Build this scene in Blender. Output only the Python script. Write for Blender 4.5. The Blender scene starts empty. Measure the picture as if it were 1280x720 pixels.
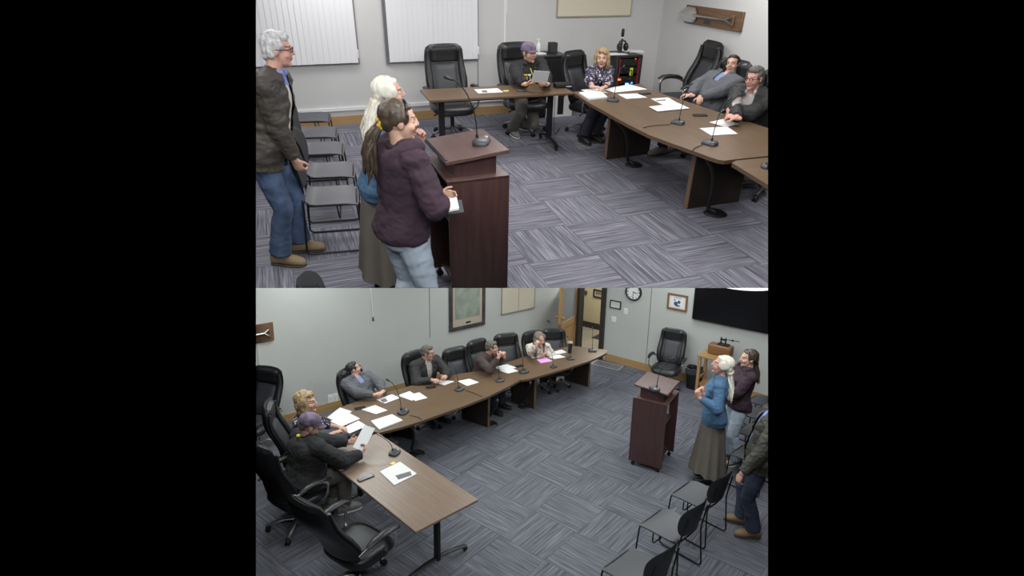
import bpy, bmesh, math, random
from mathutils import Vector as V, Matrix as M, noise
from mathutils.bvhtree import BVHTree

random.seed(7)
sc = bpy.context.scene
COL = sc.collection
FOC = 740.0                      # focal length in pixels of a 1280x720 frame
PI = math.pi


# ------------------------------------------------------------------ the two rooms seen from one camera
CUR = ['A']


class Room:
    def __init__(s, pit, roll, h, grid, yaw, tile):
        s.up = V((math.sin(roll) * math.cos(pit), -math.cos(roll) * math.cos(pit), -math.sin(pit)))
        f = V((0, 0, 1)) - s.up * s.up.z
        s.fwd = f.normalized()
        s.right = s.fwd.cross(s.up).normalized()
        s.h, s.grid, s.yaw, s.tile = h, grid, yaw, tile
        s.mat = M.Identity(4)

    def ray(s, x, y):
        r = V(((x - 640) / FOC, (y - 360) / FOC, 1.0))
        return V((r.dot(s.right), r.dot(s.fwd), r.dot(s.up)))

    def P(s, x, y, z=0.0):
        """where the line of sight through a point of the photo meets the height z"""
        r = s.ray(x, y)
        k = (s.h - z) / -r.z
        return V((r.x * k, r.y * k, z))

    def Y(s, x, y, dist):
        """... reaches a given distance ahead"""
        r = s.ray(x, y)
        return V((0, 0, s.h)) + r * (dist / r.y)

    def W(s, x, y, p, n):
        """... meets the wall through p with normal n"""
        r = s.ray(x, y)
        o = V((0, 0, s.h))
        k = (p - o).dot(n) / r.dot(n)
        return o + r * k


RA = Room(0.52942, 0.02321, 2.37932, (0.41314, 7.32069), -1.20226, 0.63508)
RB = Room(0.24101, 0.02181, 4.47836, (-0.15497, 6.9375), -0.68436, 0.63582)
rb3 = M((RB.right, RB.fwd, RB.up))           # camera axes -> lower room
ra3 = M((RA.right, RA.fwd, RA.up))
CAMPOS = V((0, 0, RB.h))
r3 = rb3 @ ra3.transposed()
RA.mat = M.Translation(CAMPOS) @ r3.to_4x4() @ M.Translation(V((0, 0, -RA.h)))
cd = bpy.data.cameras.new('camera')
cam = bpy.data.objects.new('camera', cd)
COL.objects.link(cam)
c3 = rb3 @ M(((1, 0, 0), (0, -1, 0), (0, 0, -1)))
cam.matrix_world = M.Translation(CAMPOS) @ c3.to_4x4()
cd.sensor_width = 36.0
cd.lens = 36.0 * FOC / 1280.0
cd.clip_start = 0.05
sc.camera = cam


# ------------------------------------------------------------------ materials
def new_mat(name):
    m = bpy.data.materials.new(name)
    m.use_nodes = True
    nt = m.node_tree
    return m, nt, nt.nodes['Principled BSDF']


def N(nt, typ, **kw):
    n = nt.nodes.new(typ)
    for k, v in kw.items():
        if k in n.inputs.keys():
            n.inputs[k].default_value = v
        else:
            setattr(n, k, v)
    return n


def c4(c):
    return (c[0], c[1], c[2], 1.0)


def mat(name, col, rough=.6, metal=0.0, var=.0, vs=6.0, bump=0.0, bs=60.0, stretch=(1, 1, 1), spec=.5, sheen=0.0, emit=None):
    m, nt, b = new_mat(name)
    b.inputs['Base Color'].default_value = c4(col)
    b.inputs['Roughness'].default_value = rough
    b.inputs['Metallic'].default_value = metal
    b.inputs['Specular IOR Level'].default_value = spec
    if sheen:
        b.inputs['Sheen Weight'].default_value = sheen
    if emit:
        b.inputs['Emission Color'].default_value = c4(emit[0])
        b.inputs['Emission Strength'].default_value = emit[1]
    tc = N(nt, 'ShaderNodeTexCoord')
    mp = N(nt, 'ShaderNodeMapping')
    mp.inputs['Scale'].default_value = stretch
    nt.links.new(tc.outputs['Object'], mp.inputs['Vector'])
    if var:
        nz = N(nt, 'ShaderNodeTexNoise', Scale=vs, Detail=5.0)
        nt.links.new(mp.outputs[0], nz.inputs['Vector'])
        rp = N(nt, 'ShaderNodeValToRGB')
        rp.color_ramp.elements[0].position = .3
        rp.color_ramp.elements[1].position = .7
        rp.color_ramp.elements[0].color = c4([c * (1 - var) for c in col])
        rp.color_ramp.elements[1].color = c4([min(1, c * (1 + var)) for c in col])
        nt.links.new(nz.outputs[0], rp.inputs[0])
        nt.links.new(rp.outputs[0], b.inputs['Base Color'])
    if bump:
        nz2 = N(nt, 'ShaderNodeTexNoise', Scale=bs, Detail=4.0)
        nt.links.new(mp.outputs[0], nz2.inputs['Vector'])
        bp = N(nt, 'ShaderNodeBump', Strength=bump, Distance=.01)
        nt.links.new(nz2.outputs[0], bp.inputs['Height'])
        nt.links.new(bp.outputs[0], b.inputs['Normal'])
    return m


def carpet_mat(name, room, dark, mid, light, flip):
    m, nt, b = new_mat(name)
    L = nt.links.new
    tc = N(nt, 'ShaderNodeTexCoord')
    mp = N(nt, 'ShaderNodeMapping', vector_type='TEXTURE')
    mp.inputs['Location'].default_value = (room.grid[0], room.grid[1], 0)
    mp.inputs['Rotation'].default_value = (0, 0, room.yaw)
    mp.inputs['Scale'].default_value = (room.tile, room.tile, 1)
    L(tc.outputs['Object'], mp.inputs['Vector'])
    sep = N(nt, 'ShaderNodeSeparateXYZ')
    L(mp.outputs[0], sep.inputs[0])

    def math_(op, a, bb=None, c=None):
        n = N(nt, 'ShaderNodeMath', operation=op)
        for i, q in enumerate((a, bb, c)):
            if q is None:
                continue
            if isinstance(q, (int, float)):
                n.inputs[i].default_value = q
            else:
                L(q, n.inputs[i])
        return n.outputs[0]
    X, Y = sep.outputs[0], sep.outputs[1]
    fx, fy = math_('FLOOR', X), math_('FLOOR', Y)
    par = math_('FLOORED_MODULO', math_('ADD', math_('ADD', fx, fy), flip), 2.0)   # 0 / 1 by tile: quarter-turned tiles
    u = math_('ADD', math_('MULTIPLY', X, par), math_('MULTIPLY', Y, math_('SUBTRACT', 1.0, par)))   # across the stripes
    v = math_('ADD', math_('MULTIPLY', Y, par), math_('MULTIPLY', X, math_('SUBTRACT', 1.0, par)))   # along
    tid = math_('ADD', math_('MULTIPLY', fx, 7.3), math_('MULTIPLY', fy, 3.7))
    cmb = N(nt, 'ShaderNodeCombineXYZ')
    L(math_('MULTIPLY', u, 42.0), cmb.inputs[0])
    L(math_('MULTIPLY', v, .7), cmb.inputs[1])
    L(tid, cmb.inputs[2])
    n1 = N(nt, 'ShaderNodeTexNoise', Scale=1.0, Detail=3.0, Roughness=.65)
    L(cmb.outputs[0], n1.inputs['Vector'])
    cmb2 = N(nt, 'ShaderNodeCombineXYZ')
    L(math_('MULTIPLY', u, 80.0), cmb2.inputs[0])
    L(math_('MULTIPLY', v, 2.4), cmb2.inputs[1])
    L(tid, cmb2.inputs[2])
    n2 = N(nt, 'ShaderNodeTexNoise', Scale=1.0, Detail=2.0)
    L(cmb2.outputs[0], n2.inputs['Vector'])
    mixv = math_('ADD', math_('MULTIPLY', n1.outputs[0], .58), math_('MULTIPLY', n2.outputs[0], .42))
    rp = N(nt, 'ShaderNodeValToRGB')
    e = rp.color_ramp.elements
    e[0].position, e[0].color = .37, c4(dark)
    e[1].position, e[1].color = .64, c4(light)
    k = e.new(.5)
    k.color = c4(mid)
    L(mixv, rp.inputs[0])
    # the joint between tiles
    frx = math_('ABSOLUTE', math_('SUBTRACT', math_('SUBTRACT', X, fx), .5))
    fry = math_('ABSOLUTE', math_('SUBTRACT', math_('SUBTRACT', Y, fy), .5))
    ed = math_('GREATER_THAN', math_('MAXIMUM', frx, fry), .492)
    mx = N(nt, 'ShaderNodeMix', data_type='RGBA')
    L(math_('MULTIPLY', ed, .5), mx.inputs['Factor'])
    L(rp.outputs[0], mx.inputs['A'])
    mx.inputs['B'].default_value = c4(dark)
    L(mx.outputs['Result'], b.inputs['Base Color'])
    b.inputs['Roughness'].default_value = .95
    b.inputs['Specular IOR Level'].default_value = .15
    bp = N(nt, 'ShaderNodeBump', Strength=.25, Distance=.004)
    L(mixv, bp.inputs['Height'])
    L(bp.outputs[0], b.inputs['Normal'])
    return m


def grain_mat(name, a, bcol, rough=.35, scale=3.0, axis=0, spec=.5):
    """printed wood: long streaks along one axis"""
    m, nt, b = new_mat(name)
    tc = N(nt, 'ShaderNodeTexCoord')
    mp = N(nt, 'ShaderNodeMapping')
    s = [14.0, 14.0, 14.0]
    s[axis] = .9
    mp.inputs['Scale'].default_value = s
    nz = N(nt, 'ShaderNodeTexNoise', Scale=scale, Detail=6.0, Roughness=.6, Distortion=.4)
    rp = N(nt, 'ShaderNodeValToRGB')
    rp.color_ramp.elements[0].position, rp.color_ramp.elements[1].position = .3, .7
    rp.color_ramp.elements[0].color, rp.color_ramp.elements[1].color = c4(a), c4(bcol)
    L = nt.links.new
    L(tc.outputs['Object'], mp.inputs[0])
    L(mp.outputs[0], nz.inputs['Vector'])
    L(nz.outputs[0], rp.inputs[0])
    L(rp.outputs[0], b.inputs['Base Color'])
    b.inputs['Roughness'].default_value = rough
    b.inputs['Specular IOR Level'].default_value = spec
    return m


def spots_mat(name, base, cols, scale=22.0, thr=.42, rough=.8):
    """cloth printed with loose flower-like blots"""
    m, nt, b = new_mat(name)
    L = nt.links.new
    tc = N(nt, 'ShaderNodeTexCoord')
    nz = N(nt, 'ShaderNodeTexNoise', Scale=scale * .8, Detail=2.0)
    L(tc.outputs['Object'], nz.inputs['Vector'])
    av = N(nt, 'ShaderNodeMix', data_type='RGBA')
    av.inputs['Factor'].default_value = .06
    L(tc.outputs['Object'], av.inputs['A'])
    L(nz.outputs['Color'], av.inputs['B'])
    cur = None
    for i, (c, t) in enumerate(cols):
        vo = N(nt, 'ShaderNodeTexVoronoi', Scale=scale * (1 + .37 * i))
        L(av.outputs['Result'], vo.inputs['Vector'])
        lt = N(nt, 'ShaderNodeMath', operation='LESS_THAN')
        lt.inputs[1].default_value = t
        L(vo.outputs['Distance'], lt.inputs[0])
        mx = N(nt, 'ShaderNodeMix', data_type='RGBA')
        L(lt.outputs[0], mx.inputs['Factor'])
        if cur is None:
            mx.inputs['A'].default_value = c4(base)
        else:
            L(cur, mx.inputs['A'])
        mx.inputs['B'].default_value = c4(c)
        cur = mx.outputs['Result']
    L(cur, b.inputs['Base Color'])
    b.inputs['Roughness'].default_value = rough
    return m


# ------------------------------------------------------------------ mesh helpers
def bm_new():
    return bmesh.new()


def box(bm, c, size, R=None, bev=0.0, seg=2):
    r = bmesh.ops.create_cube(bm, size=1.0)
    vs = r['verts']
    bmesh.ops.scale(bm, vec=V(size), verts=vs)
    if bev > 0:
        es = list({e for v in vs for e in v.link_edges})
        rr = bmesh.ops.bevel(bm, geom=es, offset=bev, segments=seg, profile=.5, affect='EDGES')
        vs = list({v for f in rr['faces'] for v in f.verts} | {v for v in vs if v.is_valid})
        # collect connected verts
        seen, st = set(vs), list(vs)
        while st:
            a = st.pop()
            for e in a.link_edges:
                o = e.other_vert(a)
                if o not in seen:
                    seen.add(o)
                    st.append(o)
        vs = list(seen)
    if R is not None:
        bmesh.ops.transform(bm, matrix=R.to_4x4(), verts=vs)
    bmesh.ops.translate(bm, vec=V(c), verts=vs)
    return vs


def loft(bm, rings, cap0=True, cap1=True, closed=True):
    rr = [[bm.verts.new(p) for p in r] for r in rings]
    n = len(rr[0])
    for a, b in zip(rr, rr[1:]):
        for i in range(n if closed else n - 1):
            j = (i + 1) % n
            bm.faces.new((a[i], a[j], b[j], b[i]))
    if cap0:
        bm.faces.new(list(reversed(rr[0])))
    if cap1:
        bm.faces.new(rr[-1])
    return rr


def frame_of(d, hint=None):
    d = d.normalized()
    h = V(hint) if hint is not None else (V((0, 0, 1)) if abs(d.z) < .9 else V((1, 0, 0)))
    x = (h - d * h.dot(d))
    if x.length < 1e-5:
        x = d.orthogonal()
    x.normalize()
    return x, d.cross(x).normalized(), d


def tube(bm, pts, r, n=8, caps=True, flat=1.0, hint=None):
    pts = [V(p) for p in pts]
    rs = r if isinstance(r, (list, tuple)) else [r] * len(pts)
    rings = []
    x = None
    for i, p in enumerate(pts):
        d = (pts[min(i + 1, len(pts) - 1)] - pts[max(i - 1, 0)])
        if d.length < 1e-9:
            d = V((0, 0, 1))
        x, y, d = frame_of(d, x if x is not None else hint)
        rings.append([p + (x * math.cos(t) + y * math.sin(t) * flat) * rs[i] for t in [2 * PI * k / n for k in range(n)]])
    loft(bm, rings, caps, caps)


def cap(bm, p0, p1, r0, r1, n=12, flat0=False, flat1=False, fl=1.0, hint=None):
    """a limb: tapering rounded rod from p0 to p1"""
    p0, p1 = V(p0), V(p1)
    x, y, d = frame_of(p1 - p0, hint)
    prof = []
    if not flat0:
        for k in range(1, 4):
            a = PI / 2 * k / 4
            prof.append((p0 - d * r0 * math.cos(a), r0 * math.sin(a)))
    prof.append((p0, r0))
    prof.append((p0.lerp(p1, .5), (r0 + r1) / 2))
    prof.append((p1, r1))
    if not flat1:
        for k in range(3, 0, -1):
            a = PI / 2 * k / 4
            prof.append((p1 + d * r1 * math.cos(a), r1 * math.sin(a)))
    rings = [[p + (x * math.cos(t) + y * math.sin(t) * fl) * r for t in [2 * PI * k / n for k in range(n)]] for p, r in prof]
    loft(bm, rings)


def ell(bm, c, rad, R=None, seg=16, rings=10):
    r = bmesh.ops.create_uvsphere(bm, u_segments=seg, v_segments=rings, radius=1.0)
    vs = r['verts']
    bmesh.ops.scale(bm, vec=V(rad), verts=vs)
    if R is not None:
        bmesh.ops.transform(bm, matrix=R.to_4x4(), verts=vs)
    bmesh.ops.translate(bm, vec=V(c), verts=vs)
    return vs


def prism(bm, poly, z0, z1, bev=0.0):
    lo = [bm.verts.new((p[0], p[1], z0)) for p in poly]
    hi = [bm.verts.new((p[0], p[1], z1)) for p in poly]
    n = len(poly)
    bm.faces.new(list(reversed(lo)))
    bm.faces.new(hi)
    for i in range(n):
        j = (i + 1) % n
        bm.faces.new((lo[i], lo[j], hi[j], hi[i]))


def arc_pts(pts, r, n=4):
    """round the corners of a polyline"""
    pts = [V(p) for p in pts]
    out = [pts[0]]
    for i in range(1, len(pts) - 1):
        a, b, c = pts[i - 1], pts[i], pts[i + 1]
        d1, d2 = (a - b), (c - b)
        q = min(r, d1.length * .45, d2.length * .45)
        s, e = b + d1.normalized() * q, b + d2.normalized() * q
        for k in range(n + 1):
            t = k / n
            out.append(s * (1 - t) ** 2 + b * 2 * t * (1 - t) + e * t * t)
    out.append(pts[-1])
    return out


def link_mesh(name, bm, material, parent=None, matrix=None, smooth=True, angle=40):
    me = bpy.data.meshes.new(name)
    bmesh.ops.recalc_face_normals(bm, faces=bm.faces)
    bm.to_mesh(me)
    bm.free()
    mats = material if isinstance(material, (list, tuple)) else [material]
    for m in mats:
        me.materials.append(m)
    if smooth:
        for p in me.polygons:
            p.use_smooth = True
        me.set_sharp_from_angle(angle=math.radians(angle))
    o = bpy.data.objects.new(name, me)
    COL.objects.link(o)
    if parent is None:
        o['room'] = CUR[0]
    if parent is not None:
        o.parent = parent
    elif matrix is not None:
        o.matrix_world = matrix
    return o


def tag(o, label, cat, group=None):
    o['label'] = label
    o['category'] = cat
    if group:
        o['group'] = group
    return o


def place(room, loc=(0, 0, 0), rz=0.0, scale=1.0):
    return room.mat @ M.Translation(V(loc)) @ M.Rotation(rz, 4, 'Z') @ M.Scale(scale, 4)


def thing(name, label, cat, room, loc=(0, 0, 0), rz=0.0, group=None, scale=1.0):
    o = bpy.data.objects.new(name, None)
    o.empty_display_size = .1
    o['room'] = CUR[0]
    COL.objects.link(o)
    o.matrix_world = place(room, loc, rz, scale)
    return tag(o, label, cat, group)


def struct(name, bm, m, room, smooth=False, kind='structure'):
    o = link_mesh(name, bm, m, None, room.mat, smooth)
    o['kind'] = kind
    return o


def kids(o, table={}):
    return [c for c in bpy.data.objects if c.parent == o]


def copy_tree(root, matrix, label, group=None, children=None):
    r = root.copy()
    COL.objects.link(r)
    r.matrix_world = matrix
    r['label'] = label
    r['room'] = CUR[0]
    if group:
        r['group'] = group
    for ch in children[root.name]:
        c = ch.copy()
        COL.objects.link(c)
        c.parent = r
        for g in children.get(ch.name, []):
            d = g.copy()
            COL.objects.link(d)
            d.parent = c
    return r


def face_rz(d):
    return math.atan2(-d[0], d[1])


def quad_frame(pts):
    """centre, x axis angle, length, width of a four-cornered top"""
    c = sum((V(p) for p in pts), V((0, 0, 0))) / len(pts)
    return c


def voxel_mesh(bm, size, smooth=2, wrinkle=0.0, wfreq=9.0, seed=0, fac=.5):
    me = bpy.data.meshes.new('tmp')
    bmesh.ops.recalc_face_normals(bm, faces=bm.faces)
    bm.to_mesh(me)
    bm.free()
    o = bpy.data.objects.new('tmp', me)
    COL.objects.link(o)
    md = o.modifiers.new('r', 'REMESH')
    md.mode = 'VOXEL'
    md.voxel_size = size
    md.adaptivity = 0.0
    if smooth:
        s = o.modifiers.new('s', 'SMOOTH')
        s.factor = fac
        s.iterations = smooth
    dg = bpy.context.evaluated_depsgraph_get()
    out = bpy.data.meshes.new_from_object(o.evaluated_get(dg))
    bpy.data.objects.remove(o)
    bpy.data.meshes.remove(me)
    if wrinkle:
        off = V((seed * 3.1, seed * 1.7, 0))
        nor = [v.normal.copy() for v in out.vertices]
        for v, n in zip(out.vertices, nor):
            q = V((v.co.x, v.co.y, v.co.z * 1.7)) * wfreq + off
            a = noise.noise(q + V((noise.noise(q * .5) * 1.5, 0, 0)))
            b2 = abs(noise.noise(q * 1.9 + V((5, 3, 1))))
            v.co += n * wrinkle * (a - b2 * .9)
    return out


def obj_from(name, me, material, parent, smooth=True):
    me.materials.clear()
    for m in (material if isinstance(material, (list, tuple)) else [material]):
        me.materials.append(m)
    for p in me.polygons:
        p.use_smooth = smooth
    o = bpy.data.objects.new(name, me)
    COL.objects.link(o)
    o.parent = parent
    return o
# ------------------------------------------------------------------ palette
LEATHER = mat('black_leather', (.014, .0145, .016), .38, bump=.15, bs=90)
LEATHER2 = mat('grey_leather', (.034, .036, .042), .5, bump=.15, bs=90)  # paler leather for the seat panel and lumbar cushion
SILVER = mat('brushed_silver', (.62, .63, .65), .3, 1.0)
GUN = mat('dull_silver', (.30, .30, .31), .38, .85)
BLACK = mat('black_plastic', (.012, .012, .013), .45)
BLACKM = mat('black_metal', (.016, .016, .018), .4, .3)
SHELL = mat('grey_plastic', (.066, .069, .079), .45, var=.06, vs=3)
SHELLD = mat('charcoal_plastic', (.042, .043, .046), .5, var=.06, vs=3)
TABLE = grain_mat('brown_laminate', (.118, .076, .043), (.162, .108, .066), .36, 2.2, 0, .35)
TABLEF = grain_mat('grey_brown_laminate', (.20, .145, .108), (.26, .195, .15), .30, 2.2, 0, .5)
TEDGE = mat('table_edge', (.10, .062, .035), .45)
PANEL = grain_mat('dark_walnut', (.026, .019, .015), (.043, .03, .023), .45, 2.0, 2)
PANELE = grain_mat('walnut_edge', (.15, .095, .055), (.21, .14, .085), .45, 2.0, 2)
MAHOG = grain_mat('mahogany', (.058, .028, .027), (.090, .046, .043), .4, 2.0, 2)
MAHOGT = grain_mat('mahogany_top', (.085, .045, .04), (.115, .064, .056), .36, 2.0, 0)
PAPER = mat('white_paper', (.78, .78, .77), .8)
PAPERG = mat('printed_paper', (.74, .75, .76), .8, var=.12, vs=60, stretch=(1, 9, 1))
INK = mat('grey_ink', (.16, .165, .175), .8, var=.5, vs=90)
PINK = mat('pink_paper', (.80, .36, .74), .8)
YELLOW = mat('yellow_paper', (.85, .72, .20), .8)
CREAM = mat('cream_folder', (.78, .66, .46), .8)
MICM = mat('mic_grey', (.055, .057, .062), .4, .3)
OAK = grain_mat('oak', (.33, .19, .072), (.46, .285, .12), .42, 2.0, 0)
OAKV = grain_mat('oak_door', (.36, .21, .085), (.47, .29, .125), .42, 2.0, 2)
WHITE = mat('white_plastic', (.82, .82, .82), .45)
CORD = mat('black_rubber', (.014, .014, .014), .6)


# ------------------------------------------------------------------ office chair, facing +Y
def pad(bm, outline, th, yoff, puff, nz=14, nx=12, R=None, lean=0.0):
    """upright cushion: outline(v) -> half width at height v, centre line y(v), closed with both faces"""
    front, back = [], []
    for i in range(nz + 1):
        v = i / nz
        hw, z = outline(v)
        f, b = [], []
        for j in range(nx + 1):
            u = -1 + 2 * j / nx
            edge = max(0.0, (1 - abs(u) ** 3.5)) ** .5 * max(0.0, 1 - abs(2 * v - 1) ** 9) ** .5
            y = yoff(u, v)
            f.append(bm.verts.new((u * hw, y + (th * .5 + puff) * edge, z)))
            b.append(bm.verts.new((u * hw, y - th * .5 * edge, z)))
        front.append(f)
        back.append(b)
    for i in range(nz):
        for j in range(nx):
            bm.faces.new((front[i][j], front[i][j + 1], front[i + 1][j + 1], front[i + 1][j]))
            bm.faces.new((back[i][j + 1], back[i][j], back[i + 1][j], back[i + 1][j + 1]))
    bmesh.ops.remove_doubles(bm, verts=bm.verts, dist=1e-5)
    # close the rim
    for i in range(nz):
        for j, s in ((0, 1), (nx, -1)):
            q = [front[i][j], front[i + 1][j], back[i + 1][j], back[i][j]]
            q = [w for k, w in enumerate(q) if w.is_valid and w not in q[:k]]
            if len(q) >= 3:
                try:
                    bm.faces.new(q)
                except ValueError:
                    pass
    for i, s in ((0, 1), (nz, -1)):
        for j in range(nx):
            q = [front[i][j], front[i][j + 1], back[i][j + 1], back[i][j]]
            q = [w for k, w in enumerate(q) if w.is_valid and w not in q[:k]]
            if len(q) >= 3:
                try:
                    bm.faces.new(q)
                except ValueError:
                    pass


def make_chair(room, recline=0.0):
    t = thing('office_chair', 'x', 'chair', room)
    # five-star base
    bm = bm_new()
    cap(bm, (0, 0, .06), (0, 0, .14), .04, .035, 14, True, True)
    for k in range(5):
        a = 2 * PI * k / 5 + .3
        d = V((math.cos(a), math.sin(a), 0))
        pts = [d * .02 + V((0, 0, .115)), d * .12 + V((0, 0, .125)), d * .22 + V((0, 0, .105)), d * .31 + V((0, 0, .075))]
        tube(bm, pts, [.032, .03, .025, .02], 8, flat=.55, hint=d.cross(V((0, 0, 1))))
    link_mesh('base', bm, GUN, t)
    for k in range(5):
        a = 2 * PI * k / 5 + .3
        d = V((math.cos(a), math.sin(a), 0)) * .31
        bm = bm_new()
        ax = V((-math.sin(a), math.cos(a), 0))
        for s in (-1, 1):
            cap(bm, d + V((0, 0, .03)) + ax * s * .008, d + V((0, 0, .03)) + ax * s * .024, .03, .03, 14, True, True)
        cap(bm, d + V((0, 0, .03)), d + V((0, 0, .085)), .012, .012, 8, True, True)
        ell(bm, d + V((0, 0, .045)), (.024, .024, .024), None, 10, 6)
        link_mesh('caster', bm, BLACK, t)
    bm = bm_new()
    cap(bm, (0, 0, .12), (0, 0, .26), .028, .028, 14, True, True)
    cap(bm, (0, 0, .26), (0, 0, .34), .016, .016, 12, True, True)
    box(bm, (0, -.02, .343), (.2, .26, .035), None, .01)
    tube(bm, [(.08, .03, .34), (.2, .05, .33), (.27, .06, .315)], [.006, .006, .011], 6)
    link_mesh('gas_lift', bm, BLACK, t)
    # seat
    bm = bm_new()
    rings = []
    for (k, z) in ((.80, .353), (.95, .360), (1.0, .383), (1.0, .408), (.97, .438), (.88, .458), (.6, .468), (.25, .470)):
        rr = []
        for i in range(36):
            a = 2 * PI * i / 36
            ca, sa = math.cos(a), math.sin(a)
            x = math.copysign(abs(ca) ** .55, ca) * .285 * k
            y = math.copysign(abs(sa) ** .55, sa) * .265 * k + .02
            dz = -.035 * max(0, (y - .12) / .15) ** 2 if z > .37 else 0
            rr.append(V((x, y, z + dz)))
        rings.append(rr)
    loft(bm, rings)
    st = link_mesh('seat', bm, LEATHER, t)
    bm = bm_new()
    rings = []
    for (k, z) in ((1.0, .456), (.96, .474), (.7, .484), (.3, .487)):
        rr = []
        for i in range(28):
            a = 2 * PI * i / 28
            ca, sa = math.cos(a), math.sin(a)
            rr.append(V((math.copysign(abs(ca) ** .5, ca) * .17 * k, math.copysign(abs(sa) ** .5, sa) * .19 * k + .0, z)))
        rings.append(rr)
    loft(bm, rings)
    link_mesh('seat_panel', bm, LEATHER2, st)

    # back
    def hw(v):
        p = ((0, .215), (.12, .275), (.35, .292), (.6, .282), (.8, .274), (.92, .262), (.975, .236), (1, .185))
        for (a, x), (b, y) in zip(p, p[1:]):
            if v <= b:
                k = (v - a) / (b - a)
                return x + (y - x) * k
        return .185
    lean = .19 + recline

    def yc(u, v):
        return -.235 - v * lean * .95 - .03 * math.sin(v * PI) * 0 + .055 * abs(u) ** 2.2 * (1 - .35 * v) + (.03 * math.sin(v * 2.2 * PI) if v < .9 else .0)
    bm = bm_new()
    pad(bm, lambda v: (hw(v), .43 + .73 * v), .085, yc, .0, 20, 14)
    bk = link_mesh('backrest', bm, LEATHER, t)
    # padded head roll, lumbar cushion and side bolsters, each stitched on
    bm = bm_new()
    pad(bm, lambda v: (min(hw(.69 + .29 * v) * .74, .195), .43 + .73 * (.69 + .28 * v)), .05, lambda u, v: yc(u * .7, .69 + .28 * v) + .032, .022, 10, 10)
    link_mesh('head_cushion', bm, LEATHER, bk)
    bm = bm_new()
    pad(bm, lambda v: (.172 - .035 * math.sin(v * PI) * 0 - .02 * (1 - v), .43 + .73 * (.04 + .63 * v)), .05, lambda u, v: yc(u * .6, .04 + .63 * v) + .03, .022, 12, 10)
    link_mesh('lumbar_cushion', bm, LEATHER2, bk)
    for s in (-1, 1):
        bm = bm_new()
        pts = [V((s * (hw(v) * .83), yc(.83, v) + .048, .43 + .73 * v)) for v in (.08, .25, .42, .56, .68, .8, .9)]
        tube(bm, pts, [.03, .045, .05, .046, .04, .034, .022], 10, flat=.6, hint=(1, 0, 0))
        link_mesh('side_bolster', bm, LEATHER, bk)
    for s in (-1, 1):
        bm = bm_new()
        pts = arc_pts([(s * .25, .10, .36), (s * .335, .15, .43), (s * .34, .17, .60), (s * .338, .06, .645), (s * .335, -.10, .635), (s * .305, -.24, .565)], .06, 4)
        tube(bm, pts, .017, 8, flat=.6, hint=(0, 1, 0))
        am = link_mesh('armrest', bm, SILVER, t)
        bm = bm_new()
        pts = [(s * .338, .20, .63), (s * .34, .14, .66), (s * .34, .02, .667), (s * .338, -.10, .657), (s * .332, -.17, .63)]
        tube(bm, pts, [.022, .036, .042, .04, .024], 12, flat=.5, hint=(1, 0, 0))
        link_mesh('arm_pad', bm, LEATHER, am)
    return t


# ------------------------------------------------------------------ stacking chair, facing +Y
def make_stack_chair(room):
    t = thing('stacking_chair', 'x', 'chair', room)
    bm = bm_new()
    top, bot = [], []
    nx, ny = 10, 10
    for i in range(ny + 1):
        v = i / ny
        y = -.21 + .44 * v
        a, b = [], []
        for j in range(nx + 1):
            u = -1 + 2 * j / nx
            w = .225 - .012 * (1 - v)
            corner = 1 - .06 * abs(u) ** 6 * (abs(2 * v - 1) ** 6)
            z = .455 - .016 * (1 - u * u) * (1 - v * .6) - .02 * max(0, v - .75) * 4 * v + .03 * max(0, .12 - v) / .12
            a.append(bm.verts.new((u * w * corner, y * corner, z)))
            b.append(bm.verts.new((u * w * corner, y * corner, z - .012)))
        top.append(a)
        bot.append(b)
    for i in range(ny):
        for j in range(nx):
            bm.faces.new((top[i][j], top[i][j + 1], top[i + 1][j + 1], top[i + 1][j]))
            bm.faces.new((bot[i][j + 1], bot[i][j], bot[i + 1][j], bot[i + 1][j + 1]))
    for i in range(ny):
        bm.faces.new((top[i][0], top[i + 1][0], bot[i + 1][0], bot[i][0]))
        bm.faces.new((top[i + 1][nx], top[i][nx], bot[i][nx], bot[i + 1][nx]))
    for j in range(nx):
        bm.faces.new((top[0][j + 1], top[0][j], bot[0][j], bot[0][j + 1]))
        bm.faces.new((top[ny][j], top[ny][j + 1], bot[ny][j + 1], bot[ny][j]))
    link_mesh('seat', bm, SHELL, t)
    bm = bm_new()

    def out(v):
        c = .58
        if v < c:
            k = .50 + .50 * math.sqrt(max(0, 1 - ((c - v) / c) ** 2))
        else:
            k = .10 + .90 * math.sqrt(max(0, 1 - ((v - c) / (1 - c)) ** 2.6))
        return (.222 * k, .50 + .36 * v)
    pad(bm, out, .018, lambda u, v: -.238 - .075 * v + .075 * (u * out(v)[0] / .222) ** 2, 0, 18, 12)
    link_mesh('backrest', bm, SHELLD, t)
    for s in (-1, 1):
        bm = bm_new()
        pts = arc_pts([(s * .0, .212, .432), (s * .205, .212, .432), (s * .225, .235, .012), (s * .225, -.25, .012), (s * .205, -.215, .44), (s * .175, -.275, .74)], .05, 4)
        tube(bm, pts, .0085, 7)
        tube(bm, arc_pts([(s * .195, .19, .43), (s * .195, -.19, .435), (s * .0, -.2, .437)], .04, 3), .007, 6)
        link_mesh('sled_leg', bm, BLACKM, t)
    bm = bm_new()
    tube(bm, arc_pts([(-.215, .05, .43), (-.20, .06, .30), (.20, .06, .30), (.215, .05, .43)], .05, 4), .007, 6)
    link_mesh('stretcher', bm, BLACKM, t)
    return t


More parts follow.
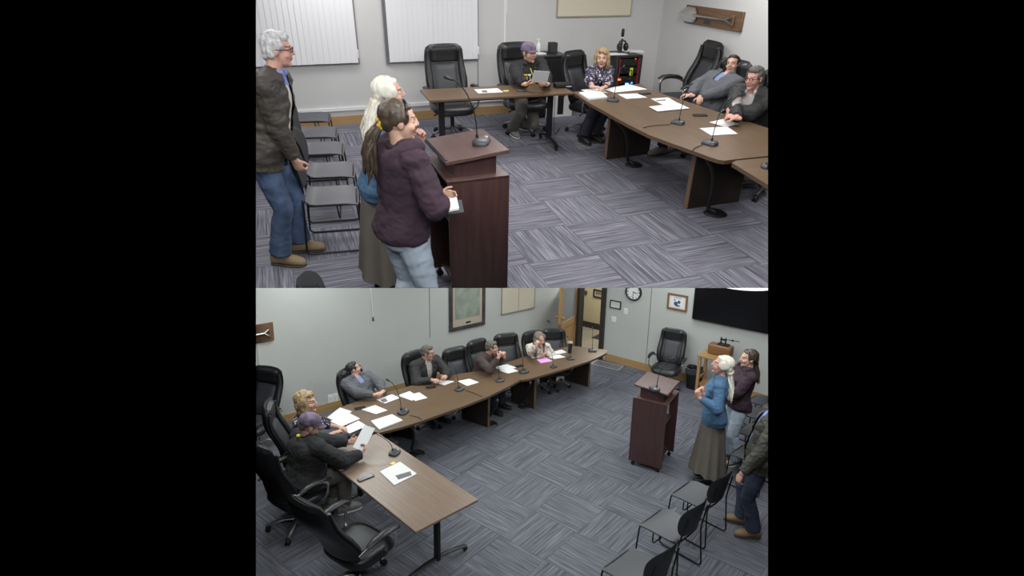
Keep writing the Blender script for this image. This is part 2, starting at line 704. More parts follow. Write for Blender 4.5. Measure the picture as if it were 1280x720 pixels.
# ------------------------------------------------------------------ gooseneck microphone, neck leaning towards +Y
def make_mic(room, reach=.16, height=.34):
    t = thing('gooseneck_microphone', 'x', 'microphone', room)
    bm = bm_new()
    rings = []
    for k, z in ((1.0, 0.0), (1.0, .012), (.93, .022), (.7, .03)):
        rr = []
        for i in range(24):
            a = 2 * PI * i / 24
            ca, sa = math.cos(a), math.sin(a)
            x = math.copysign(abs(ca) ** .5, ca) * .075 * k
            y = math.copysign(abs(sa) ** .5, sa) * .055 * k
            rr.append(V((x, y, z + (.012 if z > 0 else 0) * max(0, y / .055))))
        rings.append(rr)
    loft(bm, rings)
    b = link_mesh('mic_base', bm, MICM, t)
    bm = bm_new()
    box(bm, (.045, -.02, .031), (.035, .03, .006), None, .002)
    link_mesh('talk_button', bm, GUN, b)
    bm = bm_new()
    cap(bm, (0, .03, .03), (0, .03, .055), .011, .009, 10, True, True)
    pts = []
    for i in range(13):
        q = i / 12
        pts.append(V((0, .03 + reach * q ** 1.9, .05 + height * (1 - (1 - q) ** 1.5))))
    tube(bm, pts, .0042, 7)
    link_mesh('gooseneck', bm, BLACK, t)
    bm = bm_new()
    d = (pts[-1] - pts[-2]).normalized()
    cap(bm, pts[-1] - d * .005, pts[-1] + d * .035, .0085, .012, 10)
    link_mesh('mic_head', bm, BLACK, t)
    return t


def poly_top(name, label, cat, room, pts, z, th, material, edge=None, group=None, rz=0.0):
    c = sum((V(p) for p in pts), V((0, 0, 0))) / len(pts)
    R = M.Rotation(-rz, 3, 'Z')
    loc = V((c.x, c.y, z))
    o_pts = [R @ (V((p[0], p[1], 0)) - V((c.x, c.y, 0))) for p in pts]
    return c, o_pts


def paper(room, corners_px, label, z=.742, th=.003, material=None, group=None, name='paper_sheet', cat='paper', block=None):
    pts = [room.P(x, y, z) for x, y in corners_px]
    c = sum(pts, V((0, 0, 0))) / len(pts)
    area = sum(pts[i].x * pts[(i + 1) % len(pts)].y - pts[(i + 1) % len(pts)].x * pts[i].y for i in range(len(pts)))
    if area < 0:
        pts.reverse()
    bm = bm_new()
    prism(bm, [(p.x - c.x, p.y - c.y) for p in pts], 0, th)
    o = link_mesh(name, bm, material or PAPER, None, place(room, (c.x, c.y, z)), smooth=False)
    tag(o, label, cat, group)
    if block:
        q = [room.P(x, y, z + th) - c for x, y in block]
        ar = sum(q[i].x * q[(i + 1) % len(q)].y - q[(i + 1) % len(q)].x * q[i].y for i in range(len(q)))
        if ar < 0:
            q.reverse()
        bm = bm_new()
        prism(bm, [(p.x, p.y) for p in q], th, th + .0006)
        b = link_mesh('printed_block', bm, INK, o, smooth=False)
    return o


# ------------------------------------------------------------------ lectern; the speaker stands at -Y, local x to the speaker's right
def make_lectern(room, label, loc, rz, w=.62, d=.42, h=1.0, top=1.13):
    t = thing('lectern', label, 'lectern', room, loc, rz)
    for s in (-1, 1):
        bm = bm_new()
        box(bm, (s * (w / 2 - .012), 0, h / 2 + .035), (.024, d, h - .07), None, .002, 1)
        link_mesh('side_panel', bm, MAHOG, t)
    bm = bm_new()
    box(bm, (0, d / 2 - .014, h / 2 + .06), (w - .05, .022, h - .14), None, .002, 1)
    link_mesh('front_panel', bm, MAHOG, t)
    for z in (.14, h * .62):
        bm = bm_new()
        box(bm, (0, .02, z), (w - .05, d - .08, .02), None, .002, 1)
        link_mesh('shelf', bm, MAHOG, t)
    bm = bm_new()
    box(bm, (0, 0, h - .01), (w, d, .022), None, .003, 1)
    link_mesh('work_surface', bm, MAHOGT, t)
    bm = bm_new()
    zf, zb = top, top + .0
    x1 = w / 2 - .075
    y0, y1 = -d * .34, d * .34
    lo, hi = top - .012, top + .016
    vs = [(-x1, y0, h), (x1, y0, h), (x1, y1, h), (-x1, y1, h), (-x1, y0, lo), (x1, y0, lo), (x1, y1, hi), (-x1, y1, hi)]
    vv = [bm.verts.new(p) for p in vs]
    for f in ((3, 2, 1, 0), (4, 5, 6, 7), (0, 1, 5, 4), (1, 2, 6, 5), (2, 3, 7, 6), (3, 0, 4, 7)):
        bm.faces.new([vv[i] for i in f])
    link_mesh('upper_box', bm, MAHOG, t, smooth=False)
    ang = math.atan2(hi - lo, y1 - y0)
    R = M.Rotation(ang, 3, 'X')
    bm = bm_new()
    box(bm, V((0, 0, top + .02)), (w - .03, d * 1.02, .026), R, .003, 1)
    dt = link_mesh('reading_desk', bm, MAHOGT, t)
    bm = bm_new()
    box(bm, V((0, 0, top + .02)) + R @ V((0, -d * .49, .018)), (w - .06, .012, .014), R, .002, 1)
    link_mesh('page_stop', bm, MAHOG, dt)
    for sx in (-1, 1):
        for sy in (-1, 1):
            bm = bm_new()
            c = V((sx * (w / 2 - .03), sy * (d / 2 - .06), .028))
            for q in (-1, 1):
                cap(bm, c + V((q * .004, 0, 0)), c + V((q * .016, 0, 0)), .027, .027, 12, True, True)
            cap(bm, c, c + V((0, 0, .045)), .012, .012, 8, True, True)
            link_mesh('caster', bm, BLACK, t)
    return t, R, top + .034


# ------------------------------------------------------------------ flip-top table on two T legs; long side along X
def make_training_table(room, label, loc, rz, Lx, Wy, material, h=.74):
    t = thing('folding_table', label, 'table', room, loc, rz)
    bm = bm_new()
    box(bm, (0, 0, h - .014), (Lx, Wy, .028), None, .004, 1)
    link_mesh('tabletop', bm, [material], t, angle=30)
    for s in (-1, 1):
        x = s * (Lx / 2 - .20)
        bm = bm_new()
        box(bm, (x, 0, .40), (.075, .045, .62), None, .006, 1)
        box(bm, (x, 0, .70), (.07, Wy * .62, .025), None, .004, 1)
        lg = link_mesh('leg', bm, BLACKM, t)
        bm = bm_new()
        pts = [V((x, y, .055 + .06 * (1 - (y / (Wy / 2)) ** 2))) for y in [Wy / 2 * k / 6 * .98 for k in range(-6, 7)]]
        tube(bm, pts, .03, 8, flat=.5, hint=(1, 0, 0))
        link_mesh('foot', bm, BLACKM, lg)
        for q in (-1, 1):
            bm = bm_new()
            c = V((x, q * Wy / 2 * .95, .025))
            for k in (-1, 1):
                cap(bm, c + V((k * .004, 0, 0)), c + V((k * .014, 0, 0)), .024, .024, 12, True, True)
            cap(bm, c, c + V((0, 0, .035)), .009, .009, 8, True, True)
            link_mesh('caster', bm, BLACK, lg)
    bm = bm_new()
    box(bm, (0, 0, .66), (Lx - .45, .03, .05), None, .004, 1)
    link_mesh('cross_beam', bm, BLACKM, t)
    return t


def make_panel_table(room, label, top_px, panels, material=None, z=.74, rz=0.0):
    """conference table: shaped top outline (photo points on the top plane) on slab legs"""
    pts = [room.P(x, y, z) for x, y in top_px]
    c = sum(pts, V((0, 0, 0))) / len(pts)
    t = thing('conference_table', label, 'table', room, (c.x, c.y, 0), rz)
    R = M.Rotation(-rz, 3, 'Z')
    loc = [R @ (p - V((c.x, c.y, p.z))) for p in pts]
    ar = sum(loc[i].x * loc[(i + 1) % len(loc)].y - loc[(i + 1) % len(loc)].x * loc[i].y for i in range(len(loc)))
    if ar < 0:
        loc.reverse()
    bm = bm_new()
    prism(bm, [(p.x, p.y) for p in loc], z - .035, z)
    for f in bm.faces:
        f.material_index = 0 if abs(f.normal.z) > .5 else 1
    bm.normal_update()
    for f in bm.faces:
        f.material_index = 0 if abs(f.normal.z) > .5 else 1
    link_mesh('tabletop', bm, [material or TABLE, TEDGE], t, smooth=False)
    for (a, b, th) in panels:
        p0, p1 = R @ (V((a[0], a[1], 0)) - V((c.x, c.y, 0))), R @ (V((b[0], b[1], 0)) - V((c.x, c.y, 0)))
        d = (p1 - p0)
        n = V((-d.y, d.x, 0)).normalized()
        an = math.atan2(d.y, d.x)
        bm = bm_new()
        box(bm, (p0 + p1) / 2 + V((0, 0, (z - .036) / 2)), (d.length, th, z - .036), M.Rotation(an, 3, 'Z'), .003, 1)
        pl = link_mesh('leg', bm, PANEL, t, smooth=False)
        bm = bm_new()
        box(bm, p0 - d.normalized() * .004 + V((0, 0, (z - .036) / 2)), (.008, th + .002, z - .04), M.Rotation(an, 3, 'Z'))
        link_mesh('edge_band', bm, PANELE, pl, smooth=False)
    return t, c
WALLA = mat('wall_paint_upper', (.615, .615, .605), .85, var=.02, vs=2)
WALLB = mat('wall_paint_lower', (.50, .515, .495), .85, var=.02, vs=2)
SEAM = mat('seam_grey', (.22, .22, .22), .7)
CARPA = carpet_mat('carpet_upper', RA, (.078, .078, .098), (.155, .155, .188), (.295, .295, .340), 1.0)
CARPB = carpet_mat('carpet_lower', RB, (.068, .071, .086), (.128, .133, .156), (.212, .220, .248), 1.0)
BASEW = grain_mat('oak_baseboard', (.36, .22, .09), (.48, .31, .14), .5, 1.5, 0)
BLIND = mat('white_blind', (.80, .80, .82), .7)
DARK = mat('dark_gap', (.06, .06, .065), .7)
TVM = mat('black_screen', (.004, .004, .0055), .22)
WOODP = grain_mat('plaque_wood', (.12, .066, .036), (.20, .115, .062), .45, 2.5, 0)
STEEL = mat('polished_steel', (.72, .73, .75), .22, 1.0)
BRASS = mat('brass', (.65, .46, .18), .3, 1.0)
GLASSD = mat('frosted_door_glass', (.22, .25, .27), .25)
BEIGE = mat('beige_paint', (.50, .42, .26), .85)
HALLF = mat('hall_floor', (.28, .25, .19), .5, var=.15, vs=2)
CLOCKF = mat('clock_face', (.84, .84, .84), .5)


def wall_axes(e):
    e = V((e.x, e.y, 0)).normalized()
    return e, V((e.y, -e.x, 0))       # along to the right, normal towards the room


class Wall:
    """a wall through point p running along e (to the right as seen from the room)"""
    def __init__(s, room, p, e):
        s.room, s.p = room, V((p.x, p.y, 0))
        s.e, s.n = wall_axes(e)
        s.rz = math.atan2(s.e.y, s.e.x)

    def at(s, x, y):
        q = s.room.W(x, y, s.p, s.n)
        return (q - s.p).dot(s.e), q.z

    def loc(s, u, off=0.0, z=0.0):
        q = s.p + s.e * u + s.n * off
        return V((q.x, q.y, z))


def wall_box(name, wl, u0, u1, z0, z1, off, th, m, kind='structure'):
    """slab on the wall plane in the wall's own frame: x along, -y to the room"""
    bm = bm_new()
    box(bm, ((u0 + u1) / 2, -off - th / 2, (z0 + z1) / 2), (u1 - u0, th, z1 - z0))
    o = link_mesh(name, bm, m, None, wl.room.mat @ M.Translation(wl.p) @ M.Rotation(wl.rz, 4, 'Z'), smooth=False)
    if kind:
        o['kind'] = kind
    return o


def on_wall(name, label, cat, wl, u, z, off=0.0, group=None, tilt=0.0):
    q = wl.loc(u, off, z)
    o = thing(name, label, cat, wl.room, q, wl.rz, group)
    if tilt:
        o.matrix_world = o.matrix_world @ M.Rotation(tilt, 4, 'Y')
    return o


# =================================================================== UPPER ROOM
a0, a1 = RA.P(405, 157), RA.P(632, 141)
WA = Wall(RA, a0, a1 - a0)
cu, _ = WA.at(822, 60)
cornA = WA.loc(cu)
WR = Wall(RA, cornA, WA.n)                    # right wall runs from the corner towards the camera
bm = bm_new()
prism(bm, [(q.x, q.y) for q in (cornA - WA.e * 8, cornA - WA.e * 8 + WA.n * 9.5, cornA + WA.n * 9.5, cornA)], -.06, 0)
struct('floor', bm, CARPA, RA)
wall_box('wall_back', WA, -4.5, cu + .1, 0, 2.62, -.12, .12, WALLA)
wall_box('wall_right', WR, 0, 8, 0, 2.62, -.12, .12, WALLA)
zb = WA.at(405, 146.5)[1]
wall_box('baseboard_back', WA, -4.5, cu, 0, zb, 0, .018, BASEW)
wall_box('baseboard_right', WR, 0, 8, 0, zb, 0, .018, BASEW)
_, r0 = WA.at(405, 139.5)
_, r1 = WA.at(405, 135.5)
wall_box('trim_1', WA, -4.5, WA.at(640, 120)[0], r0, r1, 0, .03, WHITE)
us, _ = WA.at(597.5, 100)
wall_box('trim_2', WA, us - .006, us + .006, zb, WA.at(597, 75)[1], 0, .004, SEAM)
uw, zw = WA.at(633.5, 2)
wall_box('trim_9', WA, uw - .008, uw + .008, zw - .16, 2.6, 0, .012, WHITE)
# white wire moulding running up the wall
uw, zw = WA.at(630.5, 57)
wall_box('trim_3', WA, uw - .014, uw + .014, zw - .05, 2.6, 0, .016, WHITE)


def blind_window(n, px0, px1, pyb, label, gap):
    u0, z0 = WA.at(px0, pyb)
    u1, z1 = WA.at(px1, pyb - 2)
    z0 = (z0 + z1) / 2
    bm = bm_new()
    for (a, b, c, d) in ((u0, u1, z0, z0 + .022), (u0, u0 + .014, z0 + .022, 2.55), (u1 - .02, u1, z0 + .022, 2.55)):
        box(bm, ((a + b) / 2, -.01, (c + d) / 2), (b - a, .03, d - c))
    box(bm, ((u0 + u1) / 2, -.002, (z0 + 2.55) / 2), (u1 - u0 - .02, .008, 2.55 - z0 - .02))
    w = link_mesh('window_%d' % n, bm, [mat('window_frame_%d' % n, (.24, .24, .26), .5)], None, RA.mat @ M.Translation(WA.p) @ M.Rotation(WA.rz, 4, 'Z'), smooth=False)
    w['kind'] = 'structure'
    t = on_wall('vertical_blind', label, 'blind', WA, u0 + gap, z0 + .02)
    wd = u1 - u0 - gap - .03
    k = int(wd / .075)
    bm = bm_new()
    for i in range(k + 1):
        x = wd * (i + .5) / (k + 1)
        R = M.Rotation(math.radians(4 + random.uniform(-1.5, 1.5)), 3, 'Z')
        box(bm, (x, -.055, (2.5 - z0) / 2 + random.uniform(0, .004)), (wd / k * 1.16, .003, 2.5 - z0), R)
    link_mesh('blind_slats', bm, BLIND, t, smooth=False)
    bm = bm_new()
    box(bm, (wd / 2, -.05, 2.5 - z0), (wd + .04, .06, .05), None, .004, 1)
    link_mesh('head_rail', bm, WHITE, t)
    bm = bm_new()
    box(bm, (wd + .012, -.06, .12), (.018, .02, .11), None, .003, 1)
    link_mesh('cord_weight', bm, WHITE, t)
    return t


blind_window(1, 296, 450, 83.5, 'closed white vertical blind on the window behind the grey-haired man', .03)
blind_window(2, 482.5, 598, 78, 'closed white vertical blind on the window left of the black office chair', .055)

# cream board high on the back wall
u0, z0 = WA.at(695, 21.3)
u1, z1 = WA.at(787.5, 20)
t = on_wall('notice_board', 'cream board high on the wall above the woman in the floral blouse', 'board', WA, (u0 + u1) / 2, (z0 + z1) / 2)
W_ = u1 - u0
bm = bm_new()
box(bm, (0, -.014, .46), (W_ - .02, .016, .9))
link_mesh('board_panel', bm, mat('cream_board', (.72, .66, .52), .7), t, smooth=False)
bm = bm_new()
for (c, s) in (((0, -.016, .008), (W_, .024, .018)), ((-W_ / 2 + .008, -.016, .46), (.016, .024, .92)), ((W_ / 2 - .008, -.016, .46), (.016, .024, .92))):
    box(bm, c, s)
link_mesh('frame', bm, mat('board_frame', (.42, .37, .28), .5), t, smooth=False)


# shovel mounted on a wooden plaque
def shovel_plaque(wl, px, label, tilt=0.0):
    (ul, zt), (ur, zt2), (ur2, zb2), (ul2, zb_) = [wl.at(*q) for q in px]
    w, h = abs(ur - ul), ((zt - zb_) + (zt2 - zb2)) / 2
    t = on_wall('shovel_plaque', label, 'plaque', wl, (ul + ur) / 2, (zt + zt2 + zb2 + zb_) / 4, 0, None, tilt)
    bm = bm_new()
    box(bm, (0, -.018, 0), (w, .034, h), None, .004, 1)
    link_mesh('backing_board', bm, WOODP, t)
    k = w / 1.0
    bm = bm_new()
    # dished blade at the left end
    rings = []
    for i in range(9):
        v = i / 8
        x = (-.60 + .34 * v) * k
        hw = .42 * h * (min(1, (v * 2.4)) ** .6 if v < .85 else 1 - (v - .85) * 3.2)
        hw = max(hw, .004)
        rr = []
        for j in range(13):
            u = -1 + 2 * j / 12
            rr.append(V((x, -.05 - .03 * (1 - u * u) * (1 - .3 * v) - .05 * (u > 0) * 0, u * hw)))
        for j in range(12, -1, -1):
            u = -1 + 2 * j / 12
            rr.append(V((x, -.045 - .03 * (1 - u * u) * (1 - .3 * v), u * hw)))
        rings.append(rr)
    loft(bm, rings)
    sh = link_mesh('shovel_blade', bm, STEEL, t)
    bm = bm_new()
    cap(bm, (-.30 * k, -.07, .0), (-.10 * k, -.062, .0), .022, .017, 10)
    cap(bm, (-.12 * k, -.062, 0), (.26 * k, -.06, 0), .016, .015, 10)
    link_mesh('shovel_shaft', bm, SILVER, t)
    bm = bm_new()
    for s in (-1, 1):
        cap(bm, (.25 * k, -.06, 0), (.385 * k, -.06, s * .20 * h), .012, .010, 8)
    hd = link_mesh('shovel_handle', bm, SILVER, t)
    bm = bm_new()
    cap(bm, (.385 * k, -.06, -.24 * h), (.385 * k, -.06, .24 * h), .014, .014, 10)
    link_mesh('grip', bm, WOODP, hd)
    bm = bm_new()
    box(bm, (-.07 * k, -.038, -.27 * h), (.14 * k, .006, .30 * h), None, .001, 1)
    pl = link_mesh('name_plate', bm, mat('plate_frame', (.20, .15, .10), .4, .5), t)
    bm = bm_new()
    box(bm, (-.07 * k, -.0425, -.27 * h), (.115 * k, .004, .22 * h))
    link_mesh('engraved_face', bm, mat('plate_dark', (.09, .09, .085), .35, .6, var=.6, vs=60), pl)
    return t


shovel_plaque(WR, ((861, 5), (932.4, 16.2), (930, 40), (859.4, 29)), 'shovel mounted on a brown wooden plaque high on the right wall, upper view', math.radians(-1.0))

# ---- training table at the back left
tl = [RA.P(*q, .74) for q in ((521, 111), (533, 126), (719, 116), (702, 104))]
d = (tl[2] - tl[1])
ca = (tl[0] + tl[1] + tl[2] + tl[3]) / 4
LA_rz = math.atan2(d.y, d.x)
make_training_table(RA, 'brown folding table on black legs in front of the man in the cap', (ca.x, ca.y, 0), LA_rz, 1.86, .61, TABLE)

# ---- long conference table
pA = [RA.P(*q) for q in ((757, 199), (810, 192), (857, 260), (921, 251))]
tA, _c = make_panel_table(RA, 'long brown conference table on slab legs running along the right wall', (
    (716, 115), (735, 128), (757, 140), (784, 155), (812, 169), (842, 180), (869, 189.5), (889, 197), (898, 199.8), (906, 200.8), (916, 199.5), (1000, 190.5), (975, 168), (960, 160), (895, 139), (850, 124), (811, 112), (800, 104.5)),
    ((pA[0], pA[1], .045), (pA[2], pA[3], .06)), rz=math.atan2((pA[2] - pA[0]).y, (pA[2] - pA[0]).x))
make_panel_table(RA, 'end of another brown table at the right edge beside the long table', (
    (915, 203.5), (920, 200.8), (955, 197.2), (1010, 193), (1040, 215), (1015, 262), (968, 236)),
    ((RA.P(985, 275), RA.P(1030, 262), .05),), rz=.2)

# ---- black cabinet, equipment rack and what stands on them
eA, nA = WA.e, WA.n


def cabinet_at(px_l, px_r, ytop, h, dep):
    """front top edge seen between two photo points at height h"""
    p0, p1 = RA.P(px_l[0], px_l[1], h), RA.P(px_r[0], px_r[1], h)
    return p0, p1


hc = .80
p0, p1 = RA.P(664, 68.5, .92), RA.P(705.5, 67.5, .92)
wC = (p1 - p0).dot(eA)
cC = (p0 + p1) / 2 - nA * .2
cC = cC + nA * max(0, .25 - (cC - WA.p).dot(nA))
t = thing('storage_cabinet', 'black storage cabinet against the back wall behind the man in the cap', 'cabinet', RA, (cC.x, cC.y, 0), WA.rz)
bm = bm_new()
box(bm, (0, 0, .45), (wC, .42, .90), None, .004, 1)
link_mesh('body', bm, BLACK, t)
bm = bm_new()
box(bm, (0, 0, .91), (wC + .02, .45, .022), None, .003, 1)
link_mesh('top', bm, mat('cabinet_top', (.045, .045, .048), .4), t)
for s in (-1, 1):
    bm = bm_new()
    box(bm, (s * wC / 4, -.218, .45), (wC / 2 - .012, .016, .82), None, .002, 1)
    dd = link_mesh('door', bm, BLACK, t)
    bm = bm_new()
    box(bm, (s * .03, -.23, .55), (.012, .014, .12), None, .002, 1)
    link_mesh('handle', bm, GUN, dd)


def on_top(px, py, z, dn=0.0):
    q = RA.P(px, py, z)
    return q


# speaker cube
q = RA.P(690.5, 66, .921)
t = thing('desk_speaker', 'small dark cube speaker on the black cabinet', 'speaker', RA, (q.x, q.y, .921), WA.rz)
bm = bm_new()
box(bm, (0, 0, .075), (.12, .11, .15), None, .008, 2)
link_mesh('speaker_body', bm, mat('speaker_cloth', (.03, .03, .031), .8), t)
bm = bm_new()
box(bm, (0, -.057, .078), (.10, .006, .125), None, .002, 1)
link_mesh('grille', bm, mat('speaker_grille', (.045, .045, .045), .9, bump=.4, bs=400), t)
# sanitizer bottle
q = RA.P(673, 65.5, .921)
t = thing('pump_bottle', 'white pump bottle on the black cabinet beside the cap', 'bottle', RA, (q.x, q.y, .921), WA.rz)
bm = bm_new()
tube(bm, [(0, 0, 0), (0, 0, .01), (0, 0, .11), (0, 0, .13), (0, 0, .14)], [.03, .034, .034, .022, .012], 16)
link_mesh('bottle', bm, WHITE, t)
bm = bm_new()
cap(bm, (0, 0, .14), (0, 0, .185), .012, .007, 10, True, True)
tube(bm, [(.012, 0, .185), (-.03, 0, .19), (-.042, 0, .178)], [.009, .007, .005], 8)
link_mesh('pump', bm, WHITE, t)
# paper pad next to it
q = RA.P(674, 68, .921)
bm = bm_new()
box(bm, (0, 0, .012), (.14, .12, .022), None, .003, 1)
o = tag(link_mesh('tissue_pack', bm, WHITE, None, place(RA, (q.x + .02, q.y, .921), WA.rz + .2)), 'flat white packet on the black cabinet in front of the pump bottle', 'packet')
q = RA.P(683, 66.6, .921)
bm = bm_new()
box(bm, (0, 0, .012), (.16, .12, .024), None, .005, 1)
o = tag(link_mesh('black_case', bm, BLACK, None, place(RA, (q.x, q.y, .921), WA.rz - .1)), 'flat black case on the cabinet left of the cube speaker', 'case')

# white box on the floor by the cabinet
q = RA.P(694, 147)
bm = bm_new()
box(bm, (0, 0, .19), (.46, .3, .38), None, .004, 1)
t = tag(link_mesh('storage_box', bm, mat('white_box', (.74, .74, .73), .7), None, place(RA, (q.x, q.y + .18, 0), WA.rz + .05)), 'plain white box on the floor under the folding table', 'box')

# equipment rack
p0, p1 = RA.P(767, 68.5, .95), RA.P(809, 70.5, .95)
wK = (p1 - p0).dot(eA)
cK = (p0 + p1) / 2 - nA * .20
cK = (p0 + p1) / 2 - nA * .22
cK = cK + nA * max(0, .26 - (cK - WA.p).dot(nA))
t = thing('equipment_rack', 'black equipment rack with red edges and small blue lights', 'rack', RA, (cK.x, cK.y, 0), WA.rz)
RACK = mat('rack_black', (.02, .02, .021), .45)
bm = bm_new()
for (c, s) in (((0, 0, .935), (wK, .46, .035)), ((0, 0, .06), (wK, .46, .05)), ((-wK / 2 + .02, 0, .5), (.04, .46, .86)), ((wK / 2 - .02, 0, .5), (.04, .46, .86)), ((0, .21, .5), (wK - .06, .03, .86))):
    box(bm, c, s, None, .004, 1)
link_mesh('body', bm, RACK, t)
for s in (-1, 1):
    bm = bm_new()
    box(bm, (s * (wK / 2 - .055), -.215, .5), (.012, .012, .84))
    link_mesh('red_rail', bm, mat('red_rail', (.45, .02, .04), .4), t, smooth=False)
for k, z in enumerate((.2, .33, .46, .6, .74, .85)):
    bm = bm_new()
    box(bm, (0, -.12, z), (wK - .13, .2, .10), None, .004, 1)
    r = link_mesh('rack_unit', bm, mat('rack_unit_%d' % k, (.012 + .006 * (k % 2), .012 + .006 * (k % 2), .014), .35), t)
    bm = bm_new()
    for j in range(6):
        box(bm, (-wK * .28 + j * wK * .11, -.222, z - .02 + .03 * (j % 2)), (.03, .006, .012))
    link_mesh('front_panel', bm, mat('rack_detail_%d' % k, (.05, .05, .052), .4), r, smooth=False)


def led(x, z, w, h, col, st):
    bm = bm_new()
    box(bm, (x, -.226, z), (w, .006, h))
    link_mesh('indicator_light', bm, mat('led', col, .4, emit=(col, st)), t, smooth=False)


led(-wK * .02, .545, .055, .022, (.10, .35, 1.0), 5)
led(wK * .17, .555, .03, .02, (.05, .25, 1.0), 3)
led(-wK * .34, .615, .05, .022, (1.0, .22, .05), 1.5)
led(wK * .10, .72, .05, .11, (.42, .50, .04), .35)
led(wK * .22, .90, .018, .016, (1.0, .08, .12), 1.0)
bm = bm_new()
pts = [V((-wK * .3, -.24, .86)), V((-wK * .15, -.26, .72)), V((wK * .12, -.25, .76)), V((wK * .05, -.25, .6)), V((-wK * .2, -.25, .64))]
tube(bm, arc_pts(pts, .1, 4), .008, 6)
link_mesh('patch_cable', bm, CORD, t)

# headset on a stand + papers on the rack
q = RA.P(776, 66, .953)
t = thing('headphone_stand', 'black headphones hanging on a stand on top of the equipment rack', 'headphones', RA, (q.x, q.y, .953), WA.rz)
bm = bm_new()
cap(bm, (0, 0, 0), (0, 0, .018), .07, .06, 18, True, True)
cap(bm, (0, 0, .015), (0, 0, .27), .014, .012, 10, True, True)
cap(bm, (0, 0, .25), (0, 0, .32), .025, .022, 12)
link_mesh('stand', bm, BLACK, t)
bm = bm_new()
cap(bm, (0, 0, .205), (0, 0, .222), .0155, .0155, 12, True, True)
link_mesh('white_band', bm, WHITE, t)
bm = bm_new()
for s in (-1, 1):
    ell(bm, (s * .055, -.035, .09), (.035, .055, .06))
tube(bm, [(-.055, -.02, .13), (-.045, -.02, .165), (0, -.02, .18), (.045, -.02, .165), (.055, -.02, .13)], .012, 8)
link_mesh('headphones', bm, BLACK, t)


def small_sheet(px, py, z, w, d, rz, label, m=PAPER, th=.004, name='paper_sheet', cat='paper', group=None):
    q = RA.P(px, py, z)
    bm = bm_new()
    box(bm, (0, 0, th / 2), (w, d, th))
    return tag(link_mesh(name, bm, m, None, place(RA, (q.x, q.y, z), rz), smooth=False), label, cat, group)


small_sheet(770, 67.5, .953, .30, .20, WA.rz, 'white sheet at the left end of the rack top')
small_sheet(782, 63.8, .953, .18, .14, WA.rz + .3, 'small white booklet in front of the headphones on the rack', th=.015, name='booklet', cat='booklet')
small_sheet(794, 64.5, .953, .24, .16, WA.rz - .2, 'loose white papers at the right end of the rack top', th=.012)
# cardboard box in the corner
q = RA.P(815, 118)
t = thing('cardboard_box', 'tall tan cardboard box in the corner beside the equipment rack', 'box', RA, (q.x, q.y, 0), WA.rz - .1)
CARD = mat('cardboard', (.42, .31, .19), .8, var=.1, vs=4)
bm = bm_new()
box(bm, (0, 0, .30), (.19, .19, .60), None, .004, 1)
link_mesh('body', bm, CARD, t)
bm = bm_new()
box(bm, (0, -.097, .17), (.15, .004, .26))
link_mesh('white_label', bm, mat('label_white', (.68, .64, .58), .7), t, smooth=False)
bm = bm_new()
box(bm, (0, -.098, .46), (.17, .004, .14))
link_mesh('printed_band', bm, mat('label_yellow', (.5, .38, .12), .7, var=.5, vs=40), t, smooth=False)

# ---- office chairs
CH = make_chair(RA)
CHILD = {}
for o in bpy.data.objects:
    if o.parent:
        CHILD.setdefault(o.parent.name, []).append(o)
_first = [True]


def chair(room, p, face, label, scale=1.0, group=None, tip=0.0):
    mtx = place(room, (p[0], p[1], 0), face_rz(face), scale)
    if tip:
        mtx = mtx @ M.Rotation(tip, 4, 'X')
    if _first[0]:
        _first[0] = False
        CH.matrix_world = mtx
        CH['label'] = label
        CH['category'] = 'chair'
        if group:
            CH['group'] = group
        return CH
    return copy_tree(CH, mtx, label, group, CHILD)


GA = 'office chairs in the upper view'
c1 = RA.P(566, 170)
chair(RA, c1, nA, 'empty black leather office chair behind the left end of the folding table, upper view', 1.0, GA)
c2 = RA.P(640, 161)
c3 = RA.P(727, 158)
c4p = RA.P(851, 119, .49)
chair(RA, c4p, V((-.96, -.25, 0)), 'empty tilted office chair with silver arms near the corner under the shovel plaque', 1.05, GA)
c5 = RA.P(905, 121, .52)
c7 = RA.P(958, 243)
chair(RA, c7, V((-.9, .4, 0)), 'office chair of which only base and casters show at the right edge, upper view', 1.0, GA)

# ---- stacking chairs on the left
SCH = make_stack_chair(RA)
for o in bpy.data.objects:
    if o.parent and o.parent == SCH:
        CHILD.setdefault(SCH.name, []).append(o)
_f2 = [True]


def stack_chair(room, p, face, label, scale=1.0, group=None):
    mtx = place(room, (p[0], p[1], 0), face_rz(face), scale)
    if _f2[0]:
        _f2[0] = False
        SCH.matrix_world = mtx
        SCH['label'] = label
        SCH['group'] = group
        return SCH
    return copy_tree(SCH, mtx, label, group, CHILD)


GS = 'stacking chairs along the left of the upper view'
sp = [RA.P(414, 244, .45), RA.P(413, 212, .45), RA.P(402, 185, .45), RA.P(396, 165, .45), RA.P(389, 146, .45)]
fA = V((.97, .24, 0))
ordn = ['nearest grey stacking chair, its black back beside the man in the leather jacket', 'second grey stacking chair from the front of the left row', 'middle grey stacking chair of the left row, upper view', 'fourth grey stacking chair back in the left row', 'last grey stacking chair of the left row by the wall']
for q, l in zip(sp, ordn):
    stack_chair(RA, q, fA, l, 1.0, GS)
qb = RA.P(425, 349, .80)
stack_chair(RA, (qb.x + .12, qb.y - .05, 0), fA, 'stacking chair of which only the rounded back top shows at the bottom, upper view', 1.0, GS)

# ---- lectern
l0, l1 = RA.P(560, 228, 1.0), RA.P(637, 219, 1.0)
ld = (l1 - l0).normalized()               # the way the speaker looks
lr = V((ld.y, -ld.x, 0))
dep = (l1 - l0).length
wid = .58
lc = (l0 + l1) / 2 - lr * wid / 2
LECA, LR, LZ = make_lectern(RA, 'dark reddish brown lectern facing the tables, upper view', (lc.x, lc.y, 0), face_rz(ld), wid, dep, 1.0, 1.12)

